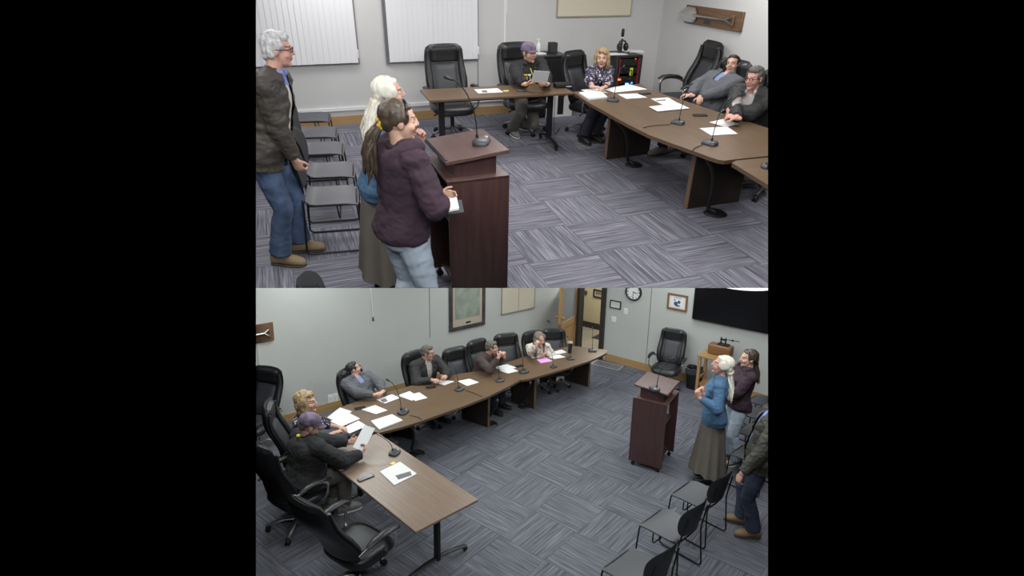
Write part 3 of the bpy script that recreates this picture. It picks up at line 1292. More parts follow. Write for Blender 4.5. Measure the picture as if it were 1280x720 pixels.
MIC = make_mic(RA)
CHILD[MIC.name] = [o for o in bpy.data.objects if o.parent == MIC]
for o in list(CHILD[MIC.name]):
    CHILD[o.name] = [g for g in bpy.data.objects if g.parent == o]
_f3 = [True]


def mic(room, p, z, face, label, scale=1.0, group=None, R=None):
    mtx = place(room, (p[0], p[1], z), face_rz(face), scale)
    if R is not None:
        mtx = mtx @ R.to_4x4()
    if _f3[0]:
        _f3[0] = False
        MIC.matrix_world = mtx
        MIC['label'] = label
        MIC['group'] = group
        return MIC
    return copy_tree(MIC, mtx, label, group, CHILD)


GM = 'gooseneck microphones on the tables, upper view'
q = RA.P(602, 179, 1.16)
mic(RA, q, 1.16, V((-1, .12, 0)), 'gooseneck microphone on the lectern top, upper view', 1.08, GM, M.Rotation(.0, 3, 'X'))
for (x, y, fx, fy, sc_, l) in ((651, 114, .05, 1, .75, 'gooseneck microphone on the folding table in front of the man in the cap'),
                               (766, 126.5, .55, .8, .95, 'gooseneck microphone with a tilted neck before the woman in the floral blouse'),
                               (847, 154.5, .45, .6, .95, 'gooseneck microphone in the middle of the long table before the grey hoodie'),
                               (887, 180.5, .55, .5, 1.0, 'gooseneck microphone near the front end of the long table, upper view'),
                               (961, 210, .3, .8, .9, 'gooseneck microphone at the right edge on the end table, upper view')):
    q = RA.P(x, y, .741)
    mic(RA, q, .741, V((fx, fy, 0)), l, sc_, GM)


def cord(room, pts, label, r=.004, name='cable', cat='cable'):
    c = V(pts[0])
    bm = bm_new()
    tube(bm, arc_pts([V(p) - c for p in pts], .15, 5), r, 6)
    return tag(link_mesh(name, bm, CORD, None, place(room, c)), label, cat)


def pz(room, x, y, z):
    return room.P(x, y, z)


cord(RA, [pz(RA, 838, 155.5, .747), pz(RA, 815, 157, .747), pz(RA, 804, 159.5, .747)], 'thin cable from the middle microphone to the edge of the long table, upper view')
cord(RA, [pz(RA, 878, 181, .747), pz(RA, 868, 185, .747), pz(RA, 865.5, 188.5, .745), pz(RA, 864.5, 193, .64)], 'thin cable from the front microphone over the edge of the long table')


def floor_port(room, px, py, top_px, label, z=.70, r=.11):
    q = room.P(px, py)
    t = thing('floor_outlet', label, 'floor outlet', room, (q.x, q.y, 0))
    bm = bm_new()
    cap(bm, (0, 0, 0), (0, 0, .02), r, r * .8, 24, True, True)
    link_mesh('cover', bm, BLACK, t)
    tp = room.P(top_px[0], top_px[1], z) - V((q.x, q.y, 0))
    bm = bm_new()
    tube(bm, arc_pts([V((0, 0, .015)), V((-.08, .03, .05)), tp * .25 + V((-.02, .02, .1)), tp * .6 + V((.02, 0, .1)), tp], .12, 5), .019, 8)
    link_mesh('cable_sleeve', bm, CORD, t)
    return t


floor_port(RA, 792, 206.5, (769, 150), 'round black floor outlet with a sleeve beside the first slab leg, upper view')
floor_port(RA, 894, 267, (882, 196), 'round black floor outlet with a sleeve at the front slab leg, upper view', r=.12)
cord(RA, [pz(RA, 694, 117, .72), pz(RA, 693, 140, .35), pz(RA, 692, 170, .02), pz(RA, 700, 160, .01)], 'thin black cable hanging under the right end of the folding table')

# ---- papers on the tables, upper view
paper(RA, ((592.5, 112), (622, 110.5), (629, 115.5), (598, 117)), 'printed sheet with a dark block on the folding table', block=((602, 113), (608.5, 112.8), (609.5, 115.5), (603, 115.7)))
bm = bm_new()
q = RA.P(632.5, 114, .742)
box(bm, (0, 0, .003), (.07, .05, .006))
tag(link_mesh('sticky_note', bm, YELLOW, None, place(RA, (q.x, q.y, .742), .4), smooth=False), 'small yellow sticky note beside the printed sheet on the folding table', 'note')
paper(RA, ((726.5, 112.5), (748, 110.5), (760, 116), (738, 118)), 'white sheet under the hands of the woman in the floral blouse', z=.742)
paper(RA, ((723.5, 117.5), (750, 114.5), (759, 123), (736, 125.5)), 'cream stack of papers at the corner of the long table', z=.742, th=.02, name='paper_stack')
paper(RA, ((753, 112), (787, 106), (809, 112), (768, 116)), 'wide white sheets spread right of the woman in the floral blouse', z=.744, th=.006)
paper(RA, ((772, 118), (796, 117), (809, 122), (783, 123.8)), 'small white sheet right of the tilted microphone on the long table', z=.742)
paper(RA, ((813.5, 123.5), (835, 122), (849, 130), (828, 131)), 'printed sheet with a dark heading before the man in the grey hoodie', z=.742, block=((820, 125.2), (832, 124.2), (832.5, 125.6), (821, 126.5)))
paper(RA, ((811, 133.5), (848, 129), (862, 135.5), (822, 139.5)), 'white sheet in front of the printed one in the middle of the long table', z=.747)
paper(RA, ((886.5, 153), (906, 148.5), (923, 155), (908, 159)), 'white sheet under the hands of the man in the black jacket, upper view', z=.742)
paper(RA, ((874.5, 160.5), (909, 158.5), (922, 167.5), (889, 169.5)), 'white sheet nearest the front end of the long table, upper view', z=.742)


def phone(room, px, py, z, rz, label, w=.075, l=.155):
    q = room.P(px, py, z)
    t = thing('mobile_phone', label, 'phone', room, (q.x, q.y, z), rz)
    bm = bm_new()
    box(bm, (0, 0, .006), (l, w, .011), None, .004, 2)
    link_mesh('phone_body', bm, BLACK, t)
    bm = bm_new()
    box(bm, (0, 0, .0118), (l - .012, w - .01, .001))
    link_mesh('screen', bm, mat('phone_glass', (.02, .021, .025), .15), t, smooth=False)
    return t


phone(RA, 875, 144.5, .741, .15, 'black phone lying in the middle of the long table, upper view')
phone(RA, 806, 117.3, .741, .5, 'dark phone lying right of the small white sheet, upper view')
q = RA.P(703.5, 109, .741)
t = thing('conference_speaker', 'flat black box on the right end of the folding table', 'box', RA, (q.x, q.y, .741), WA.rz - .1)
bm = bm_new()
box(bm, (0, 0, .028), (.24, .13, .055), None, .012, 2)
link_mesh('body', bm, BLACK, t)
bm = bm_new()
box(bm, (.06, -.066, .02), (.08, .003, .012))
link_mesh('label_strip', bm, mat('strip', (.6, .6, .6), .5), t, smooth=False)
# =================================================================== LOWER ROOM
CUR[0] = 'B'
f0, f1 = RB.P(750, 448), RB.P(870, 480)
WF = Wall(RB, f0, f1 - f0)
uc, _ = WF.at(699, 400)
cornB = WF.loc(uc)
WL = Wall(RB, V((-2.95, 9.30, 0)), cornB - V((-2.95, 9.30, 0)))
uL, _ = WL.at(699, 400)
lw = (cornB - WL.p).dot(WL.e)
i_, nF, jL, nL = WF.e, WF.n, WL.e, WL.n
bm = bm_new()
prism(bm, [(q.x, q.y) for q in (cornB, cornB - jL * 9.5, cornB - jL * 9.5 + V((5, -9, 0)), cornB + i_ * 7 + V((-4, -9, 0)), cornB + i_ * 7)], -.06, 0)
struct('floor', bm, CARPB, RB)
wall_box('wall_left', WL, -3.2, lw + .02, 0, 2.9, -.12, .12, WALLB)
dl, _ = WF.at(720.5, 420)
dr, _ = WF.at(754.5, 420)
wall_box('wall_right', WF, uc - .02, dl, 0, 2.9, -.12, .12, WALLB)
wall_box('wall_right', WF, dr, dr + 6.0, 0, 2.9, -.12, .12, WALLB)
zb = WF.at(800, 452.5)[1]
wall_box('baseboard_right', WF, dr + .07, dr + 6.0, 0, max(.1, zb), 0, .018, BASEW)
wall_box('baseboard_left', WL, -3.2, lw, 0, max(.1, zb), 0, .018, BASEW)
# seams and a cord on the walls
for k, (x, y0, y1) in enumerate(((537.5, 360, 430),)):
    u, z = WL.at(x, y1)
    wall_box('trim_%d' % (k + 4), WL, u - .007, u + .007, .9, 2.9, 0, .004, SEAM)
u, z = WF.at(807.5, 452)
wall_box('trim_5', WF, u - .007, u + .007, .12, 2.9, 0, .004, SEAM)
u, z = WL.at(321.2, 400)
wall_box('trim_6', WL, u - .03, u + .0, .9, 2.9, 0, .01, mat('corner_bead', (.52, .53, .5), .7))
u, z = WL.at(466, 399)
t = on_wall('hanging_cord', 'thin white cord with a dark tip hanging down the left wall', 'cord', WL, u, z)
bm = bm_new()
tube(bm, [(0, -.012, .03), (-.005, -.012, .2), (-.02, -.012, .5), (-.022, -.012, .9)], .007, 6)
link_mesh('cord', bm, WHITE, t)
bm = bm_new()
cap(bm, (0, -.012, -.02), (0, -.012, .035), .013, .011, 8)
link_mesh('tip', bm, BLACK, t)

# door frame, open oak door and the hall behind
for k, (u, s) in enumerate(((dl, 1), (dr, 1))):
    pass
FRD = mat('dark_door_frame', (.03, .028, .025), .5)
bm = bm_new()
for u in (dl + .03, dr - .03):
    box(bm, (u, .03, 1.12), (.09, .2, 2.24), None, .003, 1)
box(bm, ((dl + dr) / 2, .03, 2.26), (dr - dl + .03, .2, .08), None, .003, 1)
o = link_mesh('trim_7', bm, FRD, None, RB.mat @ M.Translation(WF.p) @ M.Rotation(WF.rz, 4, 'Z'), smooth=False)
o['kind'] = 'structure'
wall_box('trim_8', WF, dl - .02, dr + .02, 2.30, 2.9, -.12, .12, WALLB)
hinge = WF.loc(dl - .01, .03)
q1 = RB.P(701.5, 445)
fd = (V((q1.x, q1.y, 0)) - hinge)
fd = fd.normalized()
# the leaf stands about square to the wall, pushed back towards the left wall
best = None
for k in range(60, 131):
    a = math.radians(k)
    dv = (i_ * math.cos(a) * -1 + nF * math.sin(a))
    e = hinge + dv * .88
    c = V((e.x, e.y, 1.0 - RB.h))
    cam_x = 640 + FOC * (c.dot(V((1, 0, 0)) @ rb3 if False else V((rb3[0][0], rb3[1][0], rb3[2][0])))) / c.dot(V((rb3[0][2], rb3[1][2], rb3[2][2])))
    if best is None or abs(cam_x - 699) < best[0]:
        best = (abs(cam_x - 699), dv)
dv = best[1]
dt = thing('door_1', 'x', 'door', RB, hinge, math.atan2(dv.y, dv.x))
del dt['label']
del dt['category']
dt['kind'] = 'structure'
DH, DW = 2.18, .88
bm = bm_new()
for (c, s) in (((DW / 2, 0, .12), (DW, .042, .24)), ((DW / 2, 0, DH - .07), (DW, .042, .14)), ((.06, 0, DH / 2), (.12, .042, DH)), ((DW - .06, 0, DH / 2), (.12, .042, DH)), ((DW / 2, 0, .80), (DW, .042, .14)), ((DW / 2, 0, .5), (DW - .2, .022, .5))):
    box(bm, c, s, None, .003, 1)
o = link_mesh('door_leaf', bm, OAKV, dt, smooth=False)
bm = bm_new()
box(bm, (DW / 2, 0, 1.46), (DW - .23, .02, 1.2))
link_mesh('glass_panel', bm, GLASSD, dt, smooth=False)
bm = bm_new()
for s in (-1, 1):
    cap(bm, (DW - .06, s * .02, 1.0), (DW - .06, s * .055, 1.0), .012, .012, 8, True, True)
    ell(bm, (DW - .06, s * .075, 1.0), (.03, .026, .03), None, 12, 8)
link_mesh('handle', bm, BRASS, dt)

# the hall: floor, pale brown far wall with a dark base, signs
hb = 1.75
bm = bm_new()
q = [WF.loc(dl - 1.2, -.1), WF.loc(dr + 1.5, -.1), WF.loc(dr + 1.5, -hb - .1), WF.loc(dl - 1.2, -hb - .1)]
prism(bm, [(p.x, p.y) for p in reversed(q)], -.06, .0)
struct('floor', bm, HALLF, RB)
wall_box('wall_hall', WF, dl - 1.2, dr + 1.5, 0, 2.9, -hb - .1, .1, BEIGE)
wall_box('baseboard_hall', WF, dl - 1.2, dr + 1.5, 0, .15, -hb, .015, mat('dark_base', (.035, .028, .024), .5))
bm = bm_new()
q = WF.loc((dl + dr) / 2 - .1, -hb + .42)
box(bm, (0, 0, .006), (.95, .5, .012), None, .004, 1)  # thin dark slab standing in for the shadow on the hall floor
tag(link_mesh('floor_shadow', bm, mat('shadow_dark', (.03, .03, .028), .9), None, place(RB, q, WF.rz)), 'dark strip painted as shadow on the hall floor beyond the doorway', 'mat')


class WallS(Wall):
    pass


WH = Wall(RB, WF.loc(0, -hb), i_)


def wall_sign(wl, x0, y0, x1, y1, name, label, cat, fcol, icol, fw=.02, extra=None):
    u0, z1 = wl.at(x0, (y0))
    u1, z0 = wl.at(x1, (y1))
    w, h = u1 - u0, z1 - z0
    t = on_wall(name, label, cat, wl, (u0 + u1) / 2, (z0 + z1) / 2)
    bm = bm_new()
    for (c, s) in (((0, -.012, h / 2 - fw / 2), (w, .024, fw)), ((0, -.012, -h / 2 + fw / 2), (w, .024, fw)), ((-w / 2 + fw / 2, -.012, 0), (fw, .024, h - 2 * fw)), ((w / 2 - fw / 2, -.012, 0), (fw, .024, h - 2 * fw))):
        box(bm, c, s)
    link_mesh('frame', bm, mat(name + '_frame', fcol, .5), t, smooth=False)
    bm = bm_new()
    box(bm, (0, -.006, 0), (w - 2 * fw, .008, h - 2 * fw))
    link_mesh('face', bm, mat(name + '_face', icol, .6), t, smooth=False)
    for (cx, cz, sx, sz, col) in (extra or ()):
        bm = bm_new()
        box(bm, (cx * w, -.0115, cz * h), (sx * w, .003, sz * h))
        link_mesh('printed_mark', bm, mat(name + '_mark', col, .6), t, smooth=False)
    return t, w, h


wall_sign(WH, 728, 362.5, 734, 368.5, 'door_sign', 'small dark sign with a pale strip on the hall wall', 'sign', (.07, .06, .05), (.10, .085, .06), .02, ((0, -.42, .8, .1, (.5, .48, .4)), (0, .1, .6, .14, (.22, .19, .14))))
wall_sign(WH, 742.5, 361, 757, 374, 'framed_notice', 'black-framed notice with dark letters on the hall wall', 'picture', (.02, .02, .018), (.36, .31, .20), .03, tuple((x, .05, .07, .28, (.06, .055, .045)) for x in (-.26, -.14, -.02, .10, .22)) + ((.28, -.3, .08, .1, (.06, .05, .04)),))

hl = V((0, 0, 0))
HALL = WF.loc((dl + dr) / 2, -.9, 2.5)
# pictures, clock, switches and the screen on the right wall
wall_sign(WF, 763.3, 374.3, 776.2, 387, 'framed_certificate', 'small dark-framed white certificate below and left of the clock', 'picture', (.05, .04, .035), (.70, .70, .69), .02, ((0, .12, .6, .05, (.45, .45, .46)), (0, 0, .66, .04, (.5, .5, .5)), (0, -.12, .5, .04, (.5, .5, .5))))
t, w, h = wall_sign(WF, 835.5, 365.5, 858.5, 390, 'framed_print', 'brown-framed print of dark ink shapes between the clock and the screen', 'picture', (.20, .11, .055), (.72, .68, .62), .035, ((0, 0, .62, .66, (.74, .76, .80)),))
bm = bm_new()
for (x, z, rx, rz_) in ((-.05, -.1, .10, .14), (.06, .02, .08, .10), (.02, -.22, .14, .05), (-.1, .12, .05, .04)):
    ell(bm, (x * w * 1.4, -.0125, z * h), (rx * w, .003, rz_ * h), None, 14, 8)
link_mesh('ink_shape', bm, mat('ink_dark', (.06, .08, .14), .6), t)
bm = bm_new()
box(bm, (0, -.0135, .26 * h), (.4 * w, .003, .04 * h))
link_mesh('ink_line', bm, mat('ink_grey', (.3, .3, .32), .6), t, smooth=False)
# clock
u, z = WF.at(792.3, 365)
rc = .165
t = on_wall('wall_clock', 'round black-rimmed wall clock with a white dial', 'clock', WF, u, z)
bm = bm_new()
rings = []
for (r, y) in ((.148, -.008), (.148, -.035), (.158, -.045), (.172, -.04), (.178, -.02), (.176, 0)):
    rings.append([V((r * math.cos(a), y, r * math.sin(a))) for a in [2 * PI * k / 40 for k in range(40)]])
loft(bm, rings, False, True)
link_mesh('rim', bm, BLACK, t)
bm = bm_new()
cap(bm, (0, -.004, 0), (0, -.012, 0), .15, .15, 40, True, True)
link_mesh('dial', bm, CLOCKF, t, smooth=False)
for k in range(12):
    a = 2 * PI * k / 12
    bm = bm_new()
    R = M.Rotation(a, 3, 'Y')
    box(bm, R @ V((0, -.0135, .125)), (.012 if k % 3 else .018, .003, .028), R)
    link_mesh('hour_mark', bm, BLACK, t, smooth=False)
for (ang, ln, wd) in ((185, .125, .010), (103, .10, .014)):
    bm = bm_new()
    R = M.Rotation(math.radians(ang), 3, 'Y')
    box(bm, R @ V((0, -.017, ln / 2 - .015)), (wd, .003, ln), R)
    link_mesh('hand', bm, BLACK, t, smooth=False)


def switch_plate(wl, px, py, label, w=.075, h=.12, toggles=1, name='light_switch', cat='switch', off=0.0):
    u, z = wl.at(px, py)
    t = on_wall(name, label, cat, wl, u, z)
    bm = bm_new()
    box(bm, (0, -.004, 0), (w, .008, h), None, .002, 1)
    link_mesh('plate', bm, WHITE, t)
    for k in range(toggles):
        bm = bm_new()
        box(bm, ((k - (toggles - 1) / 2) * w / toggles, -.010, 0), (w / toggles * .5, .006, h * .55), None, .001, 1)
        link_mesh('rocker', bm, mat('rocker_white', (.72, .72, .72), .5), t)
    return t


switch_plate(WF, 782.3, 389.3, 'upper white switch plate right of the certificate', .085, .135)
switch_plate(WF, 767.3, 399, 'lower white switch plate under the certificate', .11, .12, 2)
switch_plate(WL, 416, 497.5, 'white double outlet low on the left wall behind the woman', .17, .15, 2, 'wall_outlet', 'outlet')
u, z = WL.at(684.5, 400.5)
bm = bm_new()
cap(bm, (0, 0, 0), (0, -.05, 0), .022, .018, 12, True, False)
tag(link_mesh('door_stop', bm, GUN, None, RB.mat @ M.Translation(WL.loc(u, 0, z)) @ M.Rotation(WL.rz, 4, 'Z')), 'small round metal door stop on the left wall near the oak door', 'door stop')

# wall screen
u0, z0 = WF.at(866.5, 397.5)
t = on_wall('wall_screen', 'large black television screen on the right wall', 'television', WF, u0 + .95, z0 + .55)
bm = bm_new()
box(bm, (0, -.05, 0), (1.9, .05, 1.1), None, .008, 2)
link_mesh('casing', bm, BLACK, t)
bm = bm_new()
box(bm, (0, -.0765, .005), (1.87, .003, 1.06))
link_mesh('screen', bm, TVM, t, smooth=False)
bm = bm_new()
box(bm, (0, -.012, 0), (.5, .024, .4), None, .004, 1)
link_mesh('wall_bracket', bm, BLACKM, t)
# glowing disc added to stand in for the bright reflection in the screen
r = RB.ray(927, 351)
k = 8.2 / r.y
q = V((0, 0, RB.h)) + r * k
t = thing('reflection_disc', 'round glowing white disc in place of a reflection on the black screen', 'reflection', RB, q)
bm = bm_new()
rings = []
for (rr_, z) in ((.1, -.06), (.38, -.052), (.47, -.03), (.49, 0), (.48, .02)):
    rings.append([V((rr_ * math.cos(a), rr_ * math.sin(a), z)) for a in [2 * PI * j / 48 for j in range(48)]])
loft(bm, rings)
link_mesh('glow_disc', bm, mat('reflection_glow', (.9, .9, .9), .5, emit=((.96, .97, 1.0), 1.0)), t)

# framed map and cream board on the left wall, end of the plaque
q4 = [WL.at(*p) for p in ((559.5, 360), (605.5, 357), (605.5, 406.5), (562.5, 412.8))]
w = (q4[1][0] + q4[2][0]) / 2 - (q4[0][0] + q4[3][0]) / 2
zc = (q4[2][1] + q4[3][1]) / 2
h = 1.0
t = on_wall('framed_map', 'large dark-framed pale green picture on the left wall', 'picture', WL, (q4[1][0] + q4[0][0] + q4[2][0] + q4[3][0]) / 4, zc + h / 2)
fw = .07
bm = bm_new()
for (c, s) in (((0, -.02, h / 2 - fw / 2), (w, .04, fw)), ((0, -.02, -h / 2 + fw / 2), (w, .04, fw)), ((-w / 2 + fw / 2, -.02, 0), (fw, .04, h - 2 * fw)), ((w / 2 - fw / 2, -.02, 0), (fw, .04, h - 2 * fw))):
    box(bm, c, s, None, .006, 1)
link_mesh('frame', bm, mat('map_frame', (.062, .056, .052), .4, var=.3, vs=8), t, smooth=False)
bm = bm_new()
box(bm, (0, -.010, 0), (w - 2 * fw, .012, h - 2 * fw))
link_mesh('mount', bm, mat('mount_beige', (.46, .39, .32), .8), t, smooth=False)
bm = bm_new()
box(bm, (0, -.018, .045), (w - 2 * fw - .12, .005, h - 2 * fw - .2))
link_mesh('printed_sheet', bm, mat('map_green', (.27, .31, .25), .7, var=.25, vs=5), t, smooth=False)
bm = bm_new()
box(bm, (.02, -.019, -h / 2 + fw + .05), (.11, .006, .03))
link_mesh('title_plate', bm, BLACK, t, smooth=False)
q4 = [WL.at(*p) for p in ((626, 391), (667.5, 386.5), (625.5, 365), (667.5, 365))]
w = q4[1][0] - q4[0][0]
h = .8
t = on_wall('notice_board', 'cream board on the left wall right of the framed picture', 'board', WL, (q4[0][0] + q4[1][0]) / 2, (q4[0][1] + q4[1][1]) / 2 + h / 2)
bm = bm_new()
box(bm, (0, -.014, 0), (w - .02, .016, h - .02))
link_mesh('board_panel', bm, mat('cream_board_lower', (.60, .55, .44), .7), t, smooth=False)
bm = bm_new()
for (c, s) in (((0, -.016, -h / 2 + .009), (w, .024, .018)), ((0, -.016, h / 2 - .009), (w, .024, .018)), ((-w / 2 + .008, -.016, 0), (.016, .024, h)), ((w / 2 - .008, -.016, 0), (.016, .024, h)), ((0, -.024, 0), (.006, .006, h))):
    box(bm, c, s)
link_mesh('frame', bm, mat('board_frame_lower', (.34, .31, .24), .5), t, smooth=False)
shovel_plaque(WL, ((286, 409), (340.5, 404.5), (342.7, 427), (288, 432)), 'handle end of a shovel on a wooden plaque at the left edge, lower view')

# ---- tables
n0, n1, n2 = RB.P(598, 624, .74), RB.P(522, 667, .74), RB.P(471, 540, .74)
n3 = n2 + (n1 - n0)
cc = (n0 + n1 + n2 + n3) / 4
dl_ = (n0 - n2)
make_training_table(RB, 'grey-brown folding table on T legs nearest the camera at lower left', (cc.x, cc.y, 0), math.atan2(dl_.y, dl_.x), dl_.length - .03, (n1 - n0).length, TABLEF)
pm = [RB.P(*q) for q in ((610.5, 533.5), (578, 523), (523, 566), (492, 556))]
make_panel_table(RB, 'curved brown conference table on slab legs holding most of the papers, lower view', (
    (474, 541), (500, 534.5), (524.5, 527), (550, 518), (580, 507.5), (608, 496.5), (630, 486), (650.5, 475), (640, 470), (628, 465.5), (618, 462), (600, 463.5), (575, 467), (550, 472.5), (510, 483), (470, 494), (431, 507), (405, 522), (420, 528), (440, 533)),
    ((pm[0], pm[1], .05), (RB.P(517, 549), RB.P(478, 540), .05)), rz=math.atan2(jL.y, jL.x))
pf = [RB.P(*q) for q in ((668, 510.5), (640, 502), (735.5, 483), (706, 474.5))]
make_panel_table(RB, 'far brown conference table with the pink sheet, on slab legs, lower view', (
    (651.5, 475), (660, 474), (671, 471), (705, 461.5), (737.5, 451), (752, 444.5), (758.5, 440.8), (759, 438.5), (756, 436.8), (735, 434.5), (712, 432), (690, 438), (655, 446), (632, 453.5), (618.5, 461.5), (634, 467.5)),
    ((pf[0], pf[1], .06), (pf[2], pf[3], .06)), rz=math.atan2(jL.y, jL.x))

# ---- chairs, lower room
GB = 'office chairs in the lower view'


def back_at(px, py, H, face, sc_):
    """chair position from where the top of its back shows"""
    q = RB.P(px, py, H * sc_)
    f = V((face.x, face.y, 0)).normalized()
    return q + f * .42 * sc_


for (px, py, face, sc_, l) in (
        (337, 458, nL * .6 - jL * .9, 1.0, 'tall empty black office chair in the left corner by the wall, lower view'),
        (330, 505, nL * .45 + jL * .9, 1.03, 'black office chair seen from behind left of the woman with wavy hair'),
        (433, 459.5, nL * .98 + jL * .30, .95, 'black office chair under the man leaning back in grey, lower view'),
        (515, 438.5, nL * .95 + jL * .1, .98, 'black office chair behind the man in the black jacket, lower view'),
        (566, 434, nL * .97 - jL * .05, .93, 'empty black office chair right of the man in the black jacket, lower view'),
        (593, 424.5, nL * .97 + jL * .1, .93, 'black office chair behind the man in the brown sweater'),
        (631, 416.5, nL * .97 - jL * .3, .92, 'empty black office chair right of the man in the brown sweater'),
        (663, 413.5, nL * .97 - jL * .1, .90, 'black office chair behind the woman in the pale flowered top'),
        (691, 410.5, nL * .8 - jL * .5, .90, 'empty black office chair beside the oak door')):
    p = back_at(px, py, 1.15, face, sc_)
    chair(RB, p, face, l, sc_, GB)

chair(RB, WF.loc(WF.at(846, 462)[0], .52), nF * 1.0 + i_ * .15, 'empty black office chair standing alone against the right wall, lower view', .92, GB)
pa, pb = RB.P(450, 680, .80), RB.P(500, 645, .80)
fn = (pb - pa)
fn.z = 0
pc = RB.P(452, 646, .74)
nc = make_chair(RB, .16)
pc = pc - fn.normalized() * .07
nc.matrix_world = place(RB, (pc.x, pc.y, 0), face_rz(fn.normalized()), 1.10)
tag(nc, 'empty black office chair nearest the camera, pushed under the folding table', 'chair', GB)
GSB = 'stacking chairs along the right of the lower view'
s1, s2 = RB.P(755, 715, .45), RB.P(786, 676, .45)
row = (RB.P(851, 607, .45) - RB.P(770.5, 695, .45))
fB = V((-row.y, row.x, 0)).normalized()
fB = (fB + V((.10, .12, 0))).normalized()
for (px, py, sc_, l) in (((770.5), 695.5, 1.12, 'grey stacking chair nearest the camera at the bottom right'),
                         (814, 643.5, 1.10, 'second grey stacking chair from the bottom right, lower view'),
                         (851, 607.5, 1.08, 'third grey stacking chair, its back under the hand of the standing man'),
                         (921, 560, 1.0, 'grey stacking chair behind the woman in the long skirt, nearest her'),
                         (927, 533, .98, 'grey stacking chair farther back right of the blue sweater'),
                         (933, 512, .96, 'grey stacking chair second from the far end at the right edge'),
                         (940, 496, .94, 'farthest grey stacking chair at the right edge, lower view')):
    q = RB.P(px, py, .45 * sc_)
    stack_chair(RB, q - fB * .22 * sc_, fB, l, sc_, GSB)

# ---- lectern, lower room
m0, m1 = RB.P(785, 580), RB.P(826, 592.5)
ld2 = (m0 - m1).normalized()
m2 = RB.P(846, 574)
lr2 = V((ld2.y, -ld2.x, 0))
wid2 = .60
dep2 = (m1 - m0).length
lc2 = (m0 + m1) / 2 + lr2 * wid2 / 2
LECB, LR2, LZ2 = make_lectern(RB, 'dark reddish brown lectern before the woman in blue, lower view', (lc2.x, lc2.y, 0), face_rz(ld2), wid2, dep2, 1.04, 1.18)
bm = bm_new()
box(bm, (wid2 / 2 - .026, -.02, .72), (.003, .21, .28))
tag(link_mesh('notice_sheet', bm, PAPER, None, LECB.matrix_world.copy(), smooth=False), 'white sheet taped inside the open side of the lectern, lower view', 'paper')
GMB = 'gooseneck microphones on the tables, lower view'
q = RB.P(818, 487, 1.22)
mic(RB, q, 1.222, V((1, .25, 0)), 'gooseneck microphone on the lectern top, lower view', 1.1, GMB)
m2 = make_mic(RB, .30, .17)
q = RB.P(493.5, 567, .741)
m2.matrix_world = place(RB, (q.x, q.y, .741), face_rz(V((-.95, .3, 0))), 1.05)
tag(m2, 'gooseneck microphone bent over towards the held sheet on the folding table, lower view', 'microphone', GMB)
for (x, y, fx, fy, sc_, l) in (
                               (504, 516, -.95, .35, 1.15, 'gooseneck microphone on the curved table before the man in grey'),
                               (574.5, 487.5, -.6, .5, 1.0, 'gooseneck microphone on the curved table right of the black jacket'),
                               (625, 476.5, -.3, .5, .95, 'gooseneck microphone at the right end of the curved table'),
                               (655, 465.5, -.3, .5, 1.1, 'gooseneck microphone at the left end of the far table'),
                               (692, 459, -.3, .4, .8, 'gooseneck microphone beside the pink sheet'),
                               (713.5, 449, -.1, .3, .9, 'gooseneck microphone in front of the dark tumbler'),
                               (740.5, 439, 0, .3, 1.0, 'gooseneck microphone at the far right end of the far table')):
    q = RB.P(x, y, .741)
    mic(RB, q, .741, V((fx, fy, 0)), l, sc_, GMB)
cord(RB, [RB.P(512, 519, .747), RB.P(522, 521, .747), RB.P(528, 524.5, .747), RB.P(522, 528.5, .70), RB.P(516, 532, .6)], 'thin cable from the microphone over the edge of the curved table')
cord(RB, [RB.P(582, 488, .747), RB.P(592, 491, .747), RB.P(602, 495.5, .747)], 'thin cable of the microphone right of the black jacket, lower view')
floor_port(RB, 521, 567, (512, 531), 'round black floor outlet with a thick sleeve under the curved table', r=.12)
floor_port(RB, 615, 530, (622, 500), 'round black floor outlet beside the slab leg of the curved table', r=.10)
floor_port(RB, 655, 508, (663, 478), 'round black floor outlet by the near slab leg of the far table', r=.12)

# ---- papers, lower room
paper(RB, ((474.5, 590), (500, 577.5), (521, 592.5), (493, 607)), 'printed sheet with a grey block lying alone on the folding table, lower view', z=.742, th=.006, block=((494, 594.5), (513, 589), (515, 594), (498, 599.5)))
q = RB.P(491, 579.5, .742)
bm = bm_new()
box(bm, (0, 0, .003), (.06, .045, .006))
tag(link_mesh('sticky_note', bm, YELLOW, None, place(RB, (q.x, q.y, .742), .9), smooth=False), 'small yellow sticky note above the sheet on the folding table, lower view', 'note')
phone(RB, 457, 597.8, .741, .75, 'black phone on the folding table beside the cap man\'s sleeve', .07, .19)
paper(RB, ((409, 522), (425, 509.5), (440, 514.5), (420, 527)), 'white sheet farthest from the camera in front of the wavy-haired woman', z=.742)
paper(RB, ((412, 527), (436, 516), (450, 523.5), (428, 533)), 'white sheet right under the chin of the wavy-haired woman', z=.7455)
paper(RB, ((427, 536), (448, 526), (459, 532.5), (437, 542)), 'white sheet at the near corner of the curved table', z=.749)
paper(RB, ((463.5, 527.5), (490, 519), (503.5, 526.5), (474, 538)), 'thick white stack of papers at the near edge of the curved table', z=.742, th=.018, name='paper_stack')
paper(RB, ((452, 512), (469, 506.5), (484.5, 513), (470, 518)), 'curling white sheet next to the dark phone on the curved table', z=.742)
paper(RB, ((470, 499.5), (490, 493), (500, 497.5), (481, 504.5)), 'printed sheet with a grey block before the man in grey, lower view', z=.742, block=((475.5, 500), (482, 498), (485, 501.5), (479, 503.2)))
paper(RB, ((497, 494.5), (512, 489), (524, 496.5), (515, 501)), 'white sheet left of two overlapping ones in front of the man in grey', z=.742)
paper(RB, ((511, 494), (524, 490.5), (534.5, 497.5), (519, 501.5)), 'white sheet right of two overlapping ones in front of the man in grey', z=.7455)
